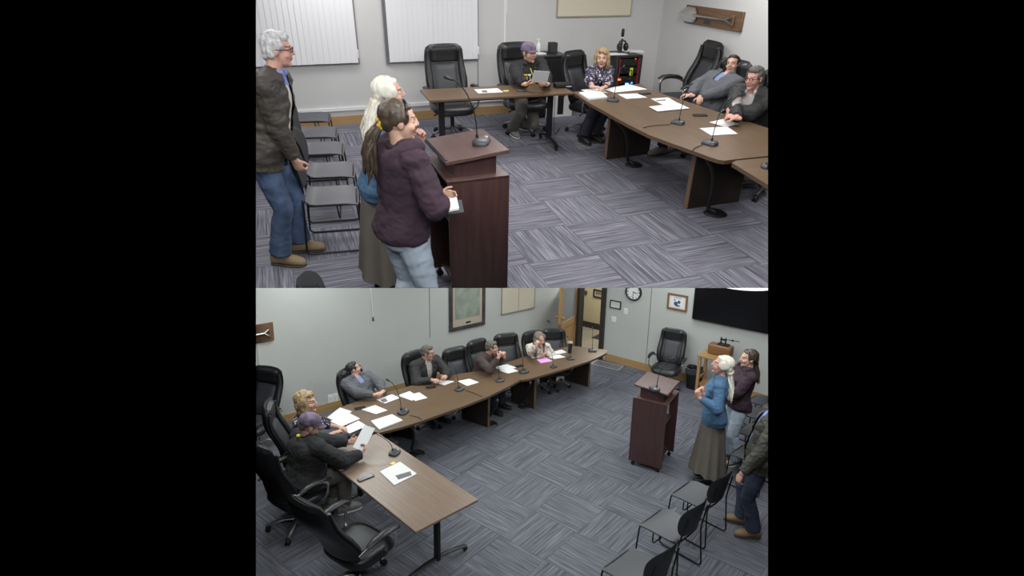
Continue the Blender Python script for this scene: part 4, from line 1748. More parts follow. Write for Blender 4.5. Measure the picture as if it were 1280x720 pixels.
paper(RB, ((541.5, 478.5), (553, 474), (568, 477), (556, 481.5)), 'white sheet under the hands of the man in the black jacket, lower view', z=.742)
paper(RB, ((571.5, 476.5), (587, 473.5), (599, 478), (584, 482.5)), 'white sheet right of the man in the black jacket on the curved table', z=.742)
paper(RB, ((616, 459), (634, 455.5), (646, 459.5), (628, 463.5)), 'speckled sheet under the elbows of the man in the brown sweater', z=.742, material=PAPERG)
paper(RB, ((624, 463.5), (637, 458.5), (648, 464), (635, 467)), 'white sheet overlapping the speckled one near the brown sweater', z=.7455)
paper(RB, ((662.5, 444), (677, 441.5), (682, 446.5), (665, 448)), 'white sheet in front of the woman in the pale flowered top', z=.742)
paper(RB, ((671, 449.5), (683, 447.2), (691, 451.5), (676, 454)), 'pink sheet on the far table', z=.742, material=PINK)
paper(RB, ((690, 441), (702, 437.5), (708.5, 441), (697, 443.2)), 'white sheets left of the dark tumbler', z=.742, th=.012)
paper(RB, ((686, 446.5), (699, 443.5), (707, 446.5), (693, 448.8)), 'white sheet between the pink sheet and the tumbler', z=.742)
phone(RB, 450, 510.5, .741, .5, 'dark phone touching the curling sheet on the curved table, lower view')
phone(RB, 538.5, 484.5, .741, .4, 'dark phone in front of the man in the black jacket, lower view')
phone(RB, 649, 458, .741, .6, 'black phone right of the speckled sheet on the far table')
# tumbler
q = RB.P(712, 441, .741)
t = thing('travel_tumbler', 'dark blue steel tumbler with a pale lid on the far table', 'tumbler', RB, (q.x, q.y, .741))
bm = bm_new()
tube(bm, [(0, 0, 0), (0, 0, .005), (0, 0, .09), (0, 0, .10), (0, 0, .19)], [.03, .034, .036, .043, .046], 20)
link_mesh('cup', bm, mat('tumbler_blue', (.03, .035, .055), .35, .4), t)
bm = bm_new()
tube(bm, [(0, 0, .19), (0, 0, .21), (0, 0, .215)], [.047, .046, .035], 20)
link_mesh('lid', bm, mat('lid_grey', (.42, .42, .42), .4), t)

# ---- right wall: small oak stand with a black gadget, waste bin, floor vent
g0 = WF.loc(WF.at(884, 462)[0] + .25, .42)
t = thing('oak_stand', 'small oak stand with an angled top against the right wall', 'stand', RB, g0, WF.rz)
bm = bm_new()
box(bm, (0, 0, .80), (.50, .42, .03), None, .004, 1)
link_mesh('top', bm, OAK, t)
bm = bm_new()
box(bm, (.06, .1, .91), (.42, .2, .19), None, .03, 3)
link_mesh('raised_back', bm, grain_mat('oak_dark', (.19, .085, .034), (.26, .125, .05), .4, 2, 0), t)
for sx in (-1, 1):
    for sy in (-1, 1):
        bm = bm_new()
        box(bm, (sx * .21, sy * .17, .39), (.05, .05, .78), None, .003, 1)
        link_mesh('leg', bm, OAKV, t)
bm = bm_new()
box(bm, (0, 0, .24), (.42, .34, .025), None, .003, 1)
link_mesh('shelf', bm, OAK, t)
bm = bm_new()
box(bm, (-.21, 0, .36), (.02, .3, .05))
link_mesh('side_rail', bm, OAK, t, smooth=False)
gp = g0 + i_ * .1 - nF * .1
t = thing('hand_press', 'black metal hand press on top of the oak stand', 'press', RB, (gp.x, gp.y, 1.006), WF.rz)
bm = bm_new()
box(bm, (0, 0, .012), (.2, .12, .024), None, .004, 1)
link_mesh('base', bm, BLACKM, t)
bm = bm_new()
for x in (-.05, .03):
    cap(bm, (x, 0, .02), (x, 0, .14), .014, .012, 10, True, True)
box(bm, (-.01, 0, .10), (.11, .03, .03), None, .004, 1)
link_mesh('uprights', bm, BLACKM, t)
bm = bm_new()
cap(bm, (-.03, 0, .11), (.27, 0, .125), .008, .007, 8)
ell(bm, (.15, 0, .118), (.022, .02, .02), None, 10, 8)
link_mesh('lever', bm, BLACKM, t)
q = WF.loc(WF.at(874, 470)[0], .22)
t = thing('waste_bin', 'black waste bin with a plastic liner beside the oak stand', 'bin', RB, q, WF.rz)
bm = bm_new()
rings = []
for (k, z) in ((.80, 0), (.82, .01), (1.0, .38), (1.04, .385), (1.04, .40), (.97, .40), (.79, .03)):
    rr = []
    for i in range(28):
        a = 2 * PI * i / 28
        ca_, sa_ = math.cos(a), math.sin(a)
        rr.append(V((math.copysign(abs(ca_) ** .5, ca_) * .165 * k, math.copysign(abs(sa_) ** .5, sa_) * .125 * k, z)))
    rings.append(rr)
loft(bm, rings)
link_mesh('bin', bm, BLACK, t)
bm = bm_new()
rings = []
for (k, z) in ((1.06, .30), (1.09, .36), (1.08, .41), (.98, .415), (.92, .36)):
    rr = []
    for i in range(36):
        a = 2 * PI * i / 36
        ca_, sa_ = math.cos(a), math.sin(a)
        w_ = 1 + .025 * math.sin(i * 2.7) + .015 * math.sin(i * 5.1)
        rr.append(V((math.copysign(abs(ca_) ** .5, ca_) * .165 * k * w_, math.copysign(abs(sa_) ** .5, sa_) * .125 * k * w_, z + .012 * math.sin(i * 1.9))))
    rings.append(rr)
loft(bm, rings, False, False)
link_mesh('liner', bm, mat('bin_liner', (.05, .05, .055), .25), t)
q = RB.P(759, 456.5)
t = thing('floor_vent', 'pale metal floor vent in the carpet near the far table', 'vent', RB, (q.x, q.y, 0), WF.rz + .1)
bm = bm_new()
for (c, s) in (((0, .14, .004), (.62, .03, .008)), ((0, -.14, .004), (.62, .03, .008)), ((-.3, 0, .004), (.03, .26, .008)), ((.3, 0, .004), (.03, .26, .008))):
    box(bm, c, s)
link_mesh('frame', bm, mat('vent_grey', (.40, .40, .40), .5, .3), t, smooth=False)
bm = bm_new()
for k in range(11):
    box(bm, (-.25 + k * .05, 0, .003), (.02, .26, .006))
link_mesh('grille', bm, mat('vent_slats', (.30, .30, .31), .5, .3), t, smooth=False)
# ------------------------------------------------------------------ people
SKIN = mat('skin_light', (.60, .36, .27), .55, var=.08, vs=12)
SKINR = mat('skin_rosy', (.62, .34, .27), .55, var=.1, vs=12)
LIP = mat('lips', (.42, .17, .15), .5)
EYEW = mat('eye_white', (.55, .50, .47), .4)
IRIS = mat('iris_dark', (.03, .025, .02), .3)
DENIM = mat('blue_denim', (.060, .095, .175), .85, var=.35, vs=9, bump=.2, bs=220)
DENIML = mat('pale_denim', (.40, .47, .56), .85, var=.12, vs=8, bump=.2, bs=220)
DENIMD = mat('navy_denim', (.022, .028, .048), .85, var=.3, vs=8)
GREYPANT = mat('grey_brown_trousers', (.115, .105, .092), .85, var=.12, vs=7)
BLACKPANT = mat('black_trousers', (.015, .015, .02), .85)
TAN = mat('tan_suede', (.27, .185, .105), .75, var=.2, vs=9)
SOLE = mat('dark_sole', (.05, .045, .04), .7)
SOLEW = mat('white_sole', (.62, .62, .60), .6)
GREYSHOE = mat('grey_trainer', (.22, .21, .195), .7, var=.2, vs=14)
BLACKSHOE = mat('black_shoe', (.014, .014, .014), .45)


BROWM = mat('eyebrows', (.17, .10, .07), .8)


def ik(a, b, l1, l2, pole):
    d = b - a
    D = d.length
    if D > (l1 + l2) * .995:
        k = D / ((l1 + l2) * .995)
        l1, l2 = l1 * k, l2 * k
    x = (l1 * l1 - l2 * l2 + D * D) / (2 * D)
    h = math.sqrt(max(0, l1 * l1 - x * x))
    u = d.normalized()
    p = V(pole) - u * V(pole).dot(u)
    if p.length < 1e-5:
        p = u.orthogonal()
    return a + u * x + p.normalized() * h


def make_hand(bm, w, d, n, side, s, curl=.35, spread=.0, thumb=.5):
    """palm, four jointed fingers of different lengths and a thumb off the side of the palm"""
    d = d.normalized()
    n = (n - d * n.dot(d)).normalized()
    wx = d.cross(n).normalized() * side            # towards the thumb
    R = M((wx, n, d)).transposed()
    ell(bm, w + d * .050 * s, (.041 * s, .0165 * s, .056 * s), R, 14, 10)
    ell(bm, w + d * .078 * s, (.040 * s, .0135 * s, .022 * s), R, 12, 8)
    cap(bm, w - d * .03 * s, w + d * .03 * s, .026 * s, .024 * s, 12, fl=.75, hint=wx)
    ell(bm, w + d * .035 * s + wx * .022 * s + n * .006 * s, (.018 * s, .016 * s, .028 * s), R, 10, 8)
    for k, (off, ln) in enumerate(((.031, .073), (.0105, .082), (-.0105, .077), (-.031, .060))):
        p = w + d * (.088 - .006 * abs(k - 1.2)) * s + wx * off * s
        ang = 0.0
        dd = (d + wx * off * spread * 6).normalized()
        r = .0092 * s
        for seg, (fr, bend) in enumerate(((.42, 62), (.33, 74), (.25, 48))):
            ang += math.radians(bend) * curl
            q = (dd * math.cos(ang) + n * math.sin(ang)).normalized()
            e = p + q * ln * fr * s
            cap(bm, p, e, r, r * .93, 8)
            p, r = e, r * .93
    p = w + d * .028 * s + wx * .030 * s + n * .004 * s
    q = (d * .62 + wx * (.75 - .3 * thumb) + n * (.15 + .4 * thumb)).normalized()
    e = p + q * .040 * s
    cap(bm, p, e, .0125 * s, .011 * s, 8)
    q2 = (q + d * .5 + n * .25 * thumb - wx * .3).normalized()
    cap(bm, e, e + q2 * .030 * s, .0105 * s, .0088 * s, 8)


TORSO_M = ((-.13, .150, .105, -.01), (-.02, .172, .118, -.008), (.12, .163, .112, .004), (.30, .150, .106, .012), (.48, .158, .112, .010), (.66, .172, .118, .004), (.80, .172, .108, -.004), (.90, .135, .085, -.010), (.98, .07, .062, -.008))
TORSO_F = ((-.13, .155, .108, -.012), (-.02, .176, .120, -.012), (.12, .160, .108, .002), (.30, .132, .094, .010), (.48, .138, .100, .012), (.66, .152, .112, .012), (.80, .152, .096, .0), (.90, .118, .076, -.006), (.98, .06, .055, -.006))


class Person:
    def __init__(s, room, label, pos, face, H=1.75, seat=None, head_at=None, look=None, roll=0.0, female=False, bulk=1.0, belly=0.0,
                 twist=0.0, L=None, R=None, feet=None, skin=None, legs=True, toe=None, hs=1.0, group=None, brow=None):
        s.room, s.H = room, H
        s.s = k = H / 1.75
        s.pos = V((pos[0], pos[1], 0))
        s.rz = face_rz(face)
        s.Rz = M.Rotation(-s.rz, 3, 'Z')
        s.root = thing('person', label, 'person', room, s.pos, s.rz, group)
        s.fem = female
        s.bulk = bulk
        s.seat = seat
        P0 = V((0, 0, .93 * k)) if seat is None else V((0, 0, seat + .10 * k))
        s.P0 = P0
        nominal = .705 * k
        hc = s.loc(head_at) if head_at is not None else P0 + V((0, .03, 1)).normalized() * nominal
        u = (hc - P0).normalized()
        kk = min(1.14, max(.78, (hc - P0).length / nominal))
        s.u, s.kk = u, kk
        s.hc = P0 + u * nominal * kk
        s.spine = .545 * k * kk
        s.N = P0 + u * s.spine
        hx = V((1, 0, 0))
        sx = M.Rotation(twist, 3, 'Z') @ hx
        sx = (sx - u * sx.dot(u)).normalized()
        s.hx, s.sx = hx, sx
        s.fy = u.cross(sx).normalized()
        S = P0 + u * s.spine * .875
        shw = (.165 if female else .190) * k * (1 + (bulk - 1) * .5)
        s.sh = {1: S + sx * shw, -1: S - sx * shw}
        s.belly = belly
        # arms
        s.el, s.wr, s.hd = {}, {}, {}
        for side, spec in ((1, R), (-1, L)):
            spec = spec or {}
            sh = s.sh[side]
            if 'lp' in spec:
                w = V(spec['lp'])
            elif 'p' in spec:
                w = s.loc(spec['p'])
            else:
                w = sh + V((side * .07, .07, -.53)) * k
            pole = V(spec.get('pole', (side * .35, -1, -.25)))
            e = ik(sh, w, .285 * k, .255 * k, pole)
            s.el[side], s.wr[side] = e, w
            d = s.vec(spec['d']) if 'd' in spec else (w - e).normalized()
            n = s.vec(spec['n']) if 'n' in spec else V((-side, .2, 0))
            s.hd[side] = (d, n, spec.get('curl', .35), spec.get('thumb', .4))
        # legs
        s.hip = {q: P0 + hx * q * .088 * k - V((0, 0, .02 * k)) for q in (1, -1)}
        s.kn, s.an, s.toe = {}, {}, {}
        for q in (1, -1):
            if feet and feet.get(q) is not None:
                f = s.loc(feet[q])
                a = V((f.x, f.y, .085 * k))
            elif seat is None:
                a = V((q * .10 * k, -.02, .085 * k))
            else:
                a = V((q * .12 * k, .40 * k, .085 * k))
            s.an[q] = a
            s.kn[q] = ik(s.hip[q], a, .435 * k, .415 * k, V((q * .12, 1, .3 if seat is None else 1.2)))
            td = s.vec(toe[q]) if toe and q in toe else V((q * .16, 1, 0)).normalized()
            s.toe[q] = td
        # head frame
        lk = s.vec(look) if look is not None else V((0, 1, 0))
        s.hy = lk.normalized()
        up = V((0, 0, 1)) if seat is None or u.z > .9 else (V((0, 0, 1)) * .6 + u * .4)
        hz = (up - s.hy * up.dot(s.hy)).normalized()
        hxx = s.hy.cross(hz).normalized()
        if roll:
            Rr = M.Rotation(roll, 3, s.hy)
            hz, hxx = Rr @ hz, Rr @ hxx
        s.hz, s.hxx = hz, hxx
        s.hR = M((hxx, s.hy, hz)).transposed()
        s.hk = k * hs * (.95 if female else 1.0)
        s.skin = skin or SKIN
        s.browm = brow or BROWM
        import os
        if os.environ.get('DBG'):
            f = lambda v: tuple(round(c, 2) for c in v)
            print('DBG', label[:30], room is RA, 'hc', f(s.hc), 'kk', round((hc - P0).length / nominal, 2), 'sh', f(s.sh[1]), f(s.sh[-1]), 'wr', f(s.wr[1]), f(s.wr[-1]), 'reach', round((s.wr[1] - s.sh[1]).length / (.54 * k), 2), round((s.wr[-1] - s.sh[-1]).length / (.54 * k), 2))
        s.body()

    def loc(s, p):
        return s.Rz @ (V(p) - s.pos)

    def vec(s, d):
        return (s.Rz @ V(d)).normalized()

    def h(s, x, y, z):
        return s.hc + s.hR @ (V((x, y, z)) * s.hk)

    def hell(s, bm, c, r, seg=16, rings=10):
        ell(bm, s.h(*c), [q * s.hk for q in r], s.hR, seg, rings)

    def torso(s, bm, grow=0.0, t0=-.13, t1=.98, flare=0.0, n=24, shoulder=True, extra=0.0):
        T = TORSO_F if s.fem else TORSO_M
        if s.seat is not None:
            t0 = max(t0, -.09)

        def val(t, i):
            if t <= T[0][0]:
                return T[0][i]
            for a, b in zip(T, T[1:]):
                if t <= b[0]:
                    w = (t - a[0]) / (b[0] - a[0])
                    return a[i] + (b[i] - a[i]) * w
            return T[-1][i]
        rings = []
        K = 16
        for j in range(K + 1):
            t = t0 + (t1 - t0) * j / K
            hw, hd, yo = val(t, 1) * s.s * s.bulk + grow, val(t, 2) * s.s * s.bulk + grow, val(t, 3) * s.s
            lo = max(0, (.25 - t) / .4)
            hw += flare * lo
            hd += flare * lo
            bl = s.belly * math.exp(-((t - .22) / .22) ** 2)
            bust = (.022 * s.s * math.exp(-((t - .66) / .10) ** 2)) if s.fem else 0
            x = s.hx.lerp(s.sx, max(0, min(1, t))).normalized()
            x = (x - s.u * x.dot(s.u)).normalized() if t > .1 else x
            y = s.fy.lerp(V((0, 1, 0)), max(0, min(1, .2 - t))).normalized() if t < .2 else s.fy
            c = s.P0 + s.u * (t * s.spine) + y * yo
            if t < 0:
                c = s.P0 + V((0, 0, t * s.spine)) + y * yo
            rr = []
            for i in range(n):
                a = 2 * PI * i / n
                ca, sa = math.cos(a), math.sin(a)
                px = math.copysign(abs(ca) ** .8, ca) * hw
                py = math.copysign(abs(sa) ** .8, sa) * hd
                if sa > 0:
                    py += (bl + bust) * sa ** 1.2
                rr.append(c + x * px + y * py)
            rings.append(rr)
        loft(bm, rings)
        if shoulder:
            for q in (1, -1):
                base = s.P0 + s.u * s.spine * .93 + s.sx * q * .05 * s.s
                cap(bm, base, s.sh[q], .062 * s.s + grow, .056 * s.s * s.bulk + grow, 12)

    def arms(s, bm, grow=0.0, upto=1.0, flat=True, puff=0.0, only=None):
        for q in (1, -1):
            if only and q != only:
                continue
            k = s.s * (.90 if s.fem else 1.0) * (1 + (s.bulk - 1) * .5)
            cap(bm, s.sh[q], s.el[q], .054 * k + grow, .043 * k + grow + puff, 12)
            e = s.el[q].lerp(s.wr[q], upto)
            cap(bm, s.el[q], e, .043 * k + grow + puff, .029 * k + (.014 * k) * (1 - upto) + grow * .8, 12, False, flat)

    def leg_mesh(s, bm, grow=0.0, upto=1.0, flat=True, flare=0.0):
        for q in (1, -1):
            k = s.s * (1 + (s.bulk - 1) * .6)
            cap(bm, s.hip[q], s.kn[q], .086 * k + grow, .056 * k + grow, 14)
            e = s.kn[q].lerp(s.an[q], upto)
            m = s.kn[q].lerp(s.an[q], .33) - V((0, .012, 0))
            cap(bm, s.kn[q], m, .055 * k + grow, .055 * k + grow, 14)
            cap(bm, m, e, .055 * k + grow, .040 * k + grow + flare, 14, False, flat)

    def body(s):
        bm = bm_new()
        s.torso(bm, -.004)
        s.arms(bm, -.002, 1.0, False)
        s.leg_mesh(bm, -.004, 1.0, False)
        for q in (1, -1):
            d, n, c, th = s.hd[q]
            make_hand(bm, s.wr[q], d, n, q, s.s * (.92 if s.fem else 1.0), c, 0, th)
            cap(bm, s.an[q], s.an[q] + s.toe[q] * .13 * s.s - V((0, 0, .05 * s.s)), .034 * s.s, .026 * s.s, 10)
        # neck and head
        cap(bm, s.N - s.u * .03, s.h(0, -.022, -.055), (.052 if s.fem else .060) * s.s, (.047 if s.fem else .056) * s.s, 14)
        s.hell(bm, (0, -.012, .028), (.074, .095, .087), 20, 14)
        s.hell(bm, (0, .028, -.028), (.060, .062, .082), 18, 12)
        s.hell(bm, (0, .034, -.072), (.048, .046, .040))
        s.hell(bm, (0, .068, -.094), (.021, .020, .018), 10, 8)
        s.hell(bm, (0, .076, .026), (.044, .016, .012))
        cap(bm, s.h(0, .090, .016), s.h(0, .106, -.022), .0085 * s.hk, .0125 * s.hk, 8)
        for q in (1, -1):
            s.hell(bm, (q * .036, .060, -.030), (.024, .026, .024), 10, 8)
            s.hell(bm, (q * .013, .092, -.026), (.009, .010, .008), 8, 6)
            s.hell(bm, (q * .074, -.006, -.004), (.010, .022, .032), 10, 8)
            s.hell(bm, (q * .031, .072, .006), (.015, .012, .009), 10, 6)
        s.hell(bm, (0, .086, -.050), (.021, .011, .0065), 10, 6)
        s.hell(bm, (0, .084, -.062), (.019, .011, .0065), 10, 6)
        me = voxel_mesh(bm, .0062, 2, fac=.45)
        o = obj_from('body', me, [s.skin, LIP, EYEW, IRIS, getattr(s, 'browm', IRIS)], s.root)
        Ri = s.hR.transposed()
        for p in me.polygons:
            q = Ri @ (V(p.center) - s.hc) / s.hk
            if q.y < .05 or abs(q.z) > .08 or abs(q.x) > .06:
                continue
            ax = abs(q.x)
            if ax < .023 and -.0665 < q.z < -.046 and q.y > .078:
                p.material_index = 1
            elif (ax - .031) ** 2 / .0125 ** 2 + (q.z - .007) ** 2 / .0056 ** 2 < 1:
                p.material_index = 3 if abs(ax - .031) < .0065 else 2
            elif .012 < ax < .050 and .024 < q.z - .10 * (.03 - ax) * .3 < .0315:
                p.material_index = 4
        s.bodyo = o
        return o

    # ---- clothing
    def top(s, m, name='sweater', grow=.014, t0=-.12, t1=.97, flare=0.0, sleeve=.93, wrinkle=.006, collar=None, seed=1, open_w=None, puff=.004, cuff=True, vox=.0095, hem=True, open_to=0.02):
        bm = bm_new()
        s.torso(bm, grow, t0, t1, flare)
        s.arms(bm, grow, sleeve, True, puff)
        if collar == 'hood':
            c = s.N - s.fy * .06 * s.s
            for a in range(9):
                an = math.radians(-15 + a * 210 / 8)
                p = s.N + s.u * .012 + (s.sx * math.cos(an) * .088 - s.fy * math.sin(an) * .085 + s.fy * .012) * s.s
                ell(bm, p, (.040 * s.s, .036 * s.s, .030 * s.s), None, 10, 8)
            R3 = M((s.sx, s.fy, s.u)).transposed()
            ell(bm, s.N - s.fy * .095 * s.s - s.u * .07 * s.s, (.125 * s.s, .060 * s.s, .100 * s.s), R3, 16, 10)
            for q in (1, -1):
                ell(bm, s.N + s.sx * q * .085 * s.s - s.fy * .05 * s.s - s.u * .015, (.05 * s.s, .06 * s.s, .040 * s.s), R3, 12, 8)
        elif collar == 'collar':
            for a in range(11):
                an = math.radians(-50 + a * 280 / 10)
                p = s.N + s.u * .018 + (s.sx * math.cos(an) * .070 - s.fy * math.sin(an) * .068 + s.fy * .01) * s.s
                ell(bm, p, (.020 * s.s, .020 * s.s, .030 * s.s), None, 8, 6)
            for q in (1, -1):
                cap(bm, s.N + (s.sx * q * .06 + s.fy * .05) * s.s, s.N + (s.sx * q * .045 + s.fy * .10) * s.s - s.u * .07 * s.s, .022 * s.s, .010 * s.s, 8)
        elif collar == 'crew':
            for a in range(16):
                an = 2 * PI * a / 16
                p = s.N + s.u * .006 + (s.sx * math.cos(an) * .072 + s.fy * math.sin(an) * .070) * s.s
                ell(bm, p, (.017 * s.s, .017 * s.s, .02 * s.s), None, 8, 6)
        if hem and flare < .04:
            pass
        me = voxel_mesh(bm, vox, 2, wrinkle, 9.0, seed)
        if open_w is not None:
            b2 = bmesh.new()
            b2.from_mesh(me)
            dele = []
            for f in b2.faces:
                r = f.calc_center_median() - s.P0
                t = r.dot(s.u) / s.spine
                x = r.dot(s.sx)
                y = r.dot(s.fy)
                w = open_w[0] + (open_w[1] - open_w[0]) * max(0, min(1, t))
                near_arm = any(((s.P0 + r) - a).length < .075 for q in (1, -1) for a in (s.el[q].lerp(s.wr[q], z) for z in (0, .25, .5, .75, 1)))
                if y > .03 and abs(x - open_w[2]) < w and t > open_to and not near_arm:
                    dele.append(f)
            bmesh.ops.delete(b2, geom=dele, context='FACES')
            b2.to_mesh(me)
            b2.free()
        return obj_from(name, me, m, s.root)

    def hood(s, m, r=.036, drop=.07, wide=.105):
        bm = bm_new()
        pts, rs = [], []
        for a in range(15):
            an = math.radians(-28 + a * 236 / 14)
            back = max(0, math.sin(an))
            pts.append(s.N + s.u * (.020 - drop * back ** 2 * .9) * s.s + (s.sx * math.cos(an) * (wide - .005) - s.fy * math.sin(an) * .108 + s.fy * .030) * s.s)
            rs.append((r + .012 * back) * s.s * (.45 if a in (0, 14) else 1))
        tube(bm, pts, rs, 12)
        R3 = M((s.sx, s.fy, s.u)).transposed()
        ell(bm, s.N - s.fy * .098 * s.s - s.u * (.055 + drop * .35) * s.s, (wide * 1.05 * s.s, .040 * s.s, .085 * s.s), R3, 18, 12)
        me = voxel_mesh(bm, .009, 2, .004, 9.0, 21)
        return obj_from('hood', me, m, s.root)

    def trousers(s, m, name='trousers', grow=.016, upto=.94, flare=.012, wrinkle=.006, seed=2, t1=.14, vox=.0095):
        bm = bm_new()
        s.torso(bm, grow * .6, -.13, t1, 0, shoulder=False)
        ell(bm, s.P0 - V((0, .02, .03 if s.seat is not None else .05)) * s.s, (.165 * s.s * s.bulk, .125 * s.s * s.bulk, (.085 if s.seat is not None else .11) * s.s))
        s.leg_mesh(bm, grow, upto, True, flare)
        me = voxel_mesh(bm, vox, 2, wrinkle, 8.0, seed)
        return obj_from(name, me, m, s.root)

    def skirt(s, m, hem=.17, r0=.165, r1=.31, folds=9, off=(0, 0)):
        bm = bm_new()
        rings = []
        K = 18
        z0 = s.P0.z + .02 * s.s
        for j in range(K + 1):
            v = j / K
            z = z0 + (hem - z0) * v
            r = r0 + (r1 - r0) * v ** .8
            rr = []
            for i in range(72):
                a = 2 * PI * i / 72
                f = 1 + (.085 * math.sin(folds * a + 1.1 * math.sin(2 * a)) + .035 * math.sin(4 * a + 1)) * v ** 1.3
                rr.append(V((math.cos(a) * r * f + off[0] * v, math.sin(a) * r * .82 * f + off[1] * v, z + (.02 * math.sin(3 * a) if j == K else 0))))
            rings.append(rr)
        loft(bm, rings, True, False)
        # inner face, so that the hem has a thickness
        inner = [[p * 1.0 for p in r] for r in rings]
        rr = []
        for r, z in zip(rings, range(K + 1)):
            c = sum(r, V((0, 0, 0))) / len(r)
            rr.append([c + (p - c) * .97 for p in r])
        loft(bm, rr, False, False)
        return link_mesh('skirt', bm, m, s.root, angle=60)

    def shoes(s, m, sole=SOLE, high=False, name='shoe'):
        for q in (1, -1):
            d = s.toe[q].copy()
            d.z = 0
            d.normalize()
            x = V((d.y, -d.x, 0))
            k = s.s
            base = V((s.an[q].x, s.an[q].y, s.an[q].z - .085 * k))

            def rings(prof, z0, zs=1.0, gw=1.0):
                out = []
                for (y, w, h) in prof:
                    rr = []
                    for i in range(14):
                        a = 2 * PI * i / 14
                        ca, sa = math.cos(a), math.sin(a)
                        px = math.copysign(abs(ca) ** .7, ca) * w * gw
                        pz = (h * .5 + math.copysign(abs(sa) ** .7, sa) * h * .5) * zs + z0
                        rr.append(base + (d * y + x * px + V((0, 0, pz))) * k)
                    out.append(rr)
                return out
            prof = ((-.088, .018, .05), (-.078, .032, .085), (-.04, .040, .11 if not high else .12), (.01, .041, .112), (.06, .046, .085), (.115, .051, .066), (.16, .046, .055), (.19, .030, .042), (.20, .012, .028))
            bm = bm_new()
            loft(bm, rings(prof, .014))
            if high:
                cap(bm, base + V((0, 0, .08 * k)), s.an[q].lerp(s.kn[q], .2), .046 * k, .05 * k, 12, False, True)
            sh = link_mesh(name, bm, m, s.root, angle=60)
            bm = bm_new()
            loft(bm, rings(tuple((y, w * 1.08, .02) for y, w, h in prof), 0.0))
            link_mesh('sole', bm, sole, sh, angle=60)

    def hair(s, m, style='short', vol=1.0, wrinkle=.006, seed=3, name='hair'):
        bm = bm_new()
        E = lambda c, r: s.hell(bm, c, [q * vol for q in r] if False else r)
        g = vol
        if style in ('short', 'full'):
            E((0, -.026, .048), (.079 * g, .094 * g, .080 * g))
            E((0, -.066, -.005), (.066 * g, .046 * g, .062 * g))
            E((0, .036, .086), (.062 * g, .048, .034 * g))
            for q in (1, -1):
                E((q * .064, .0, .036), (.018 * g, .052, .040))
                E((q * .070, -.030, .005), (.014 * g, .030, .042))
                E((q * .071, .012, .0), (.009, .010, .022))
            if style == 'full':
                E((0, -.072, -.040), (.060, .036, .042))
                E((0, .034, .092), (.064, .048, .030))
                for q in (1, -1):
                    E((q * .068, -.036, -.01), (.018, .036, .045))
        elif style == 'buzz':
            E((0, -.024, .043), (.0775, .093, .078))
            E((0, .016, .080), (.064, .054, .040))
            E((0, -.064, -.004), (.064, .042, .058))
            for q in (1, -1):
                E((q * .064, -.006, .028), (.0145, .050, .042))
                E((q * .071, .010, .0), (.008, .009, .02))
        elif style == 'bob':
            E((0, -.030, .052), (.090, .100, .086))
            E((0, -.070, -.02), (.088, .055, .085))
            E((0, -.06, -.09), (.078, .05, .055))
            E((.0, .045, .088), (.062, .040, .028))
            E((-.035, .062, .072), (.036, .022, .024))
            for q in (1, -1):
                E((q * .076, -.01, .01), (.026, .056, .066))
                E((q * .080, .004, -.05), (.026, .045, .055))
                E((q * .074, -.012, -.10), (.028, .045, .045))
        elif style in ('sleek', 'pony'):
            E((0, -.028, .042), (.083, .098, .084))
            E((0, -.070, .0), (.070, .048, .060))
            E((0, .026, .080), (.060, .046, .022))
            for q in (1, -1):
                E((q * .066, -.012, .026), (.018, .058, .046))
            if style == 'sleek':
                E((0, -.088, -.035), (.060, .036, .045))
                for q in (1, -1):
                    E((q * .070, .0, .02), (.0165, .060, .05))
        elif style == 'long':
            E((0, -.028, .048), (.084, .098, .082))
            E((0, -.068, -.02), (.080, .050, .085))
            E((0, -.065, -.12), (.085, .042, .10))
            for q in (1, -1):
                E((q * .068, .012, .045), (.026, .056, .048))
                E((q * .080, .012, -.04), (.024, .045, .07))
                E((q * .083, .020, -.125), (.028, .040, .075))
                E((q * .080, .034, -.20), (.028, .034, .07))
                E((q * .076, .046, -.27), (.024, .030, .06))
        me = voxel_mesh(bm, .0065, 2 if style not in ('pony', 'sleek') else 4)
        # fine streaks running down
        off = V((seed * 2.3, 1.0, seed))
        Ri = s.hR.transposed()
        nor = [v.normal.copy() for v in me.vertices]
        for v, n in zip(me.vertices, nor):
            q = Ri @ (V(v.co) - s.hc)
            st = V((q.x * 46, q.y * 46, q.z * (9 if style != 'short' else 22))) + off
            v.co += n * wrinkle * (noise.noise(st) + .6 * noise.noise(st * 2.1))
        return obj_from(name, me, m, s.root)

    def locks(s, m, name, roots, ends, n=34, r=.011, sag=.04, jit=.02, seed=5, mid=None):
        """loose tapered strands between two patches of points"""
        rnd = random.Random(seed)
        bm = bm_new()
        for i in range(n):
            a = roots[0].lerp(roots[1], rnd.random())
            b = ends[0].lerp(ends[1], rnd.random())
            j = lambda w: V((rnd.uniform(-w, w), rnd.uniform(-w, w), rnd.uniform(-w, w)))
            a = a + j(jit * .5)
            b = b + j(jit) + V((0, 0, rnd.uniform(-.05, .03)))
            m1 = a.lerp(b, .35) + (mid or V((0, 0, 0))) + j(jit * .6)
            m2 = a.lerp(b, .7) + (mid or V((0, 0, 0))) * .6 + j(jit * .7)
            tube(bm, arc_pts([a, m1, m2, b], .08, 3), None or [r * (1.0 - .75 * (k / 9) ** 2) for k in range(10)], 6) if False else tube(bm, [a, a.lerp(m1, .5), m1, m1.lerp(m2, .5), m2, m2.lerp(b, .6), b], [r * .8, r, r * 1.05, r, r * .9, r * .65, r * .2], 6)
        return link_mesh(name, bm, m, s.root, angle=80)

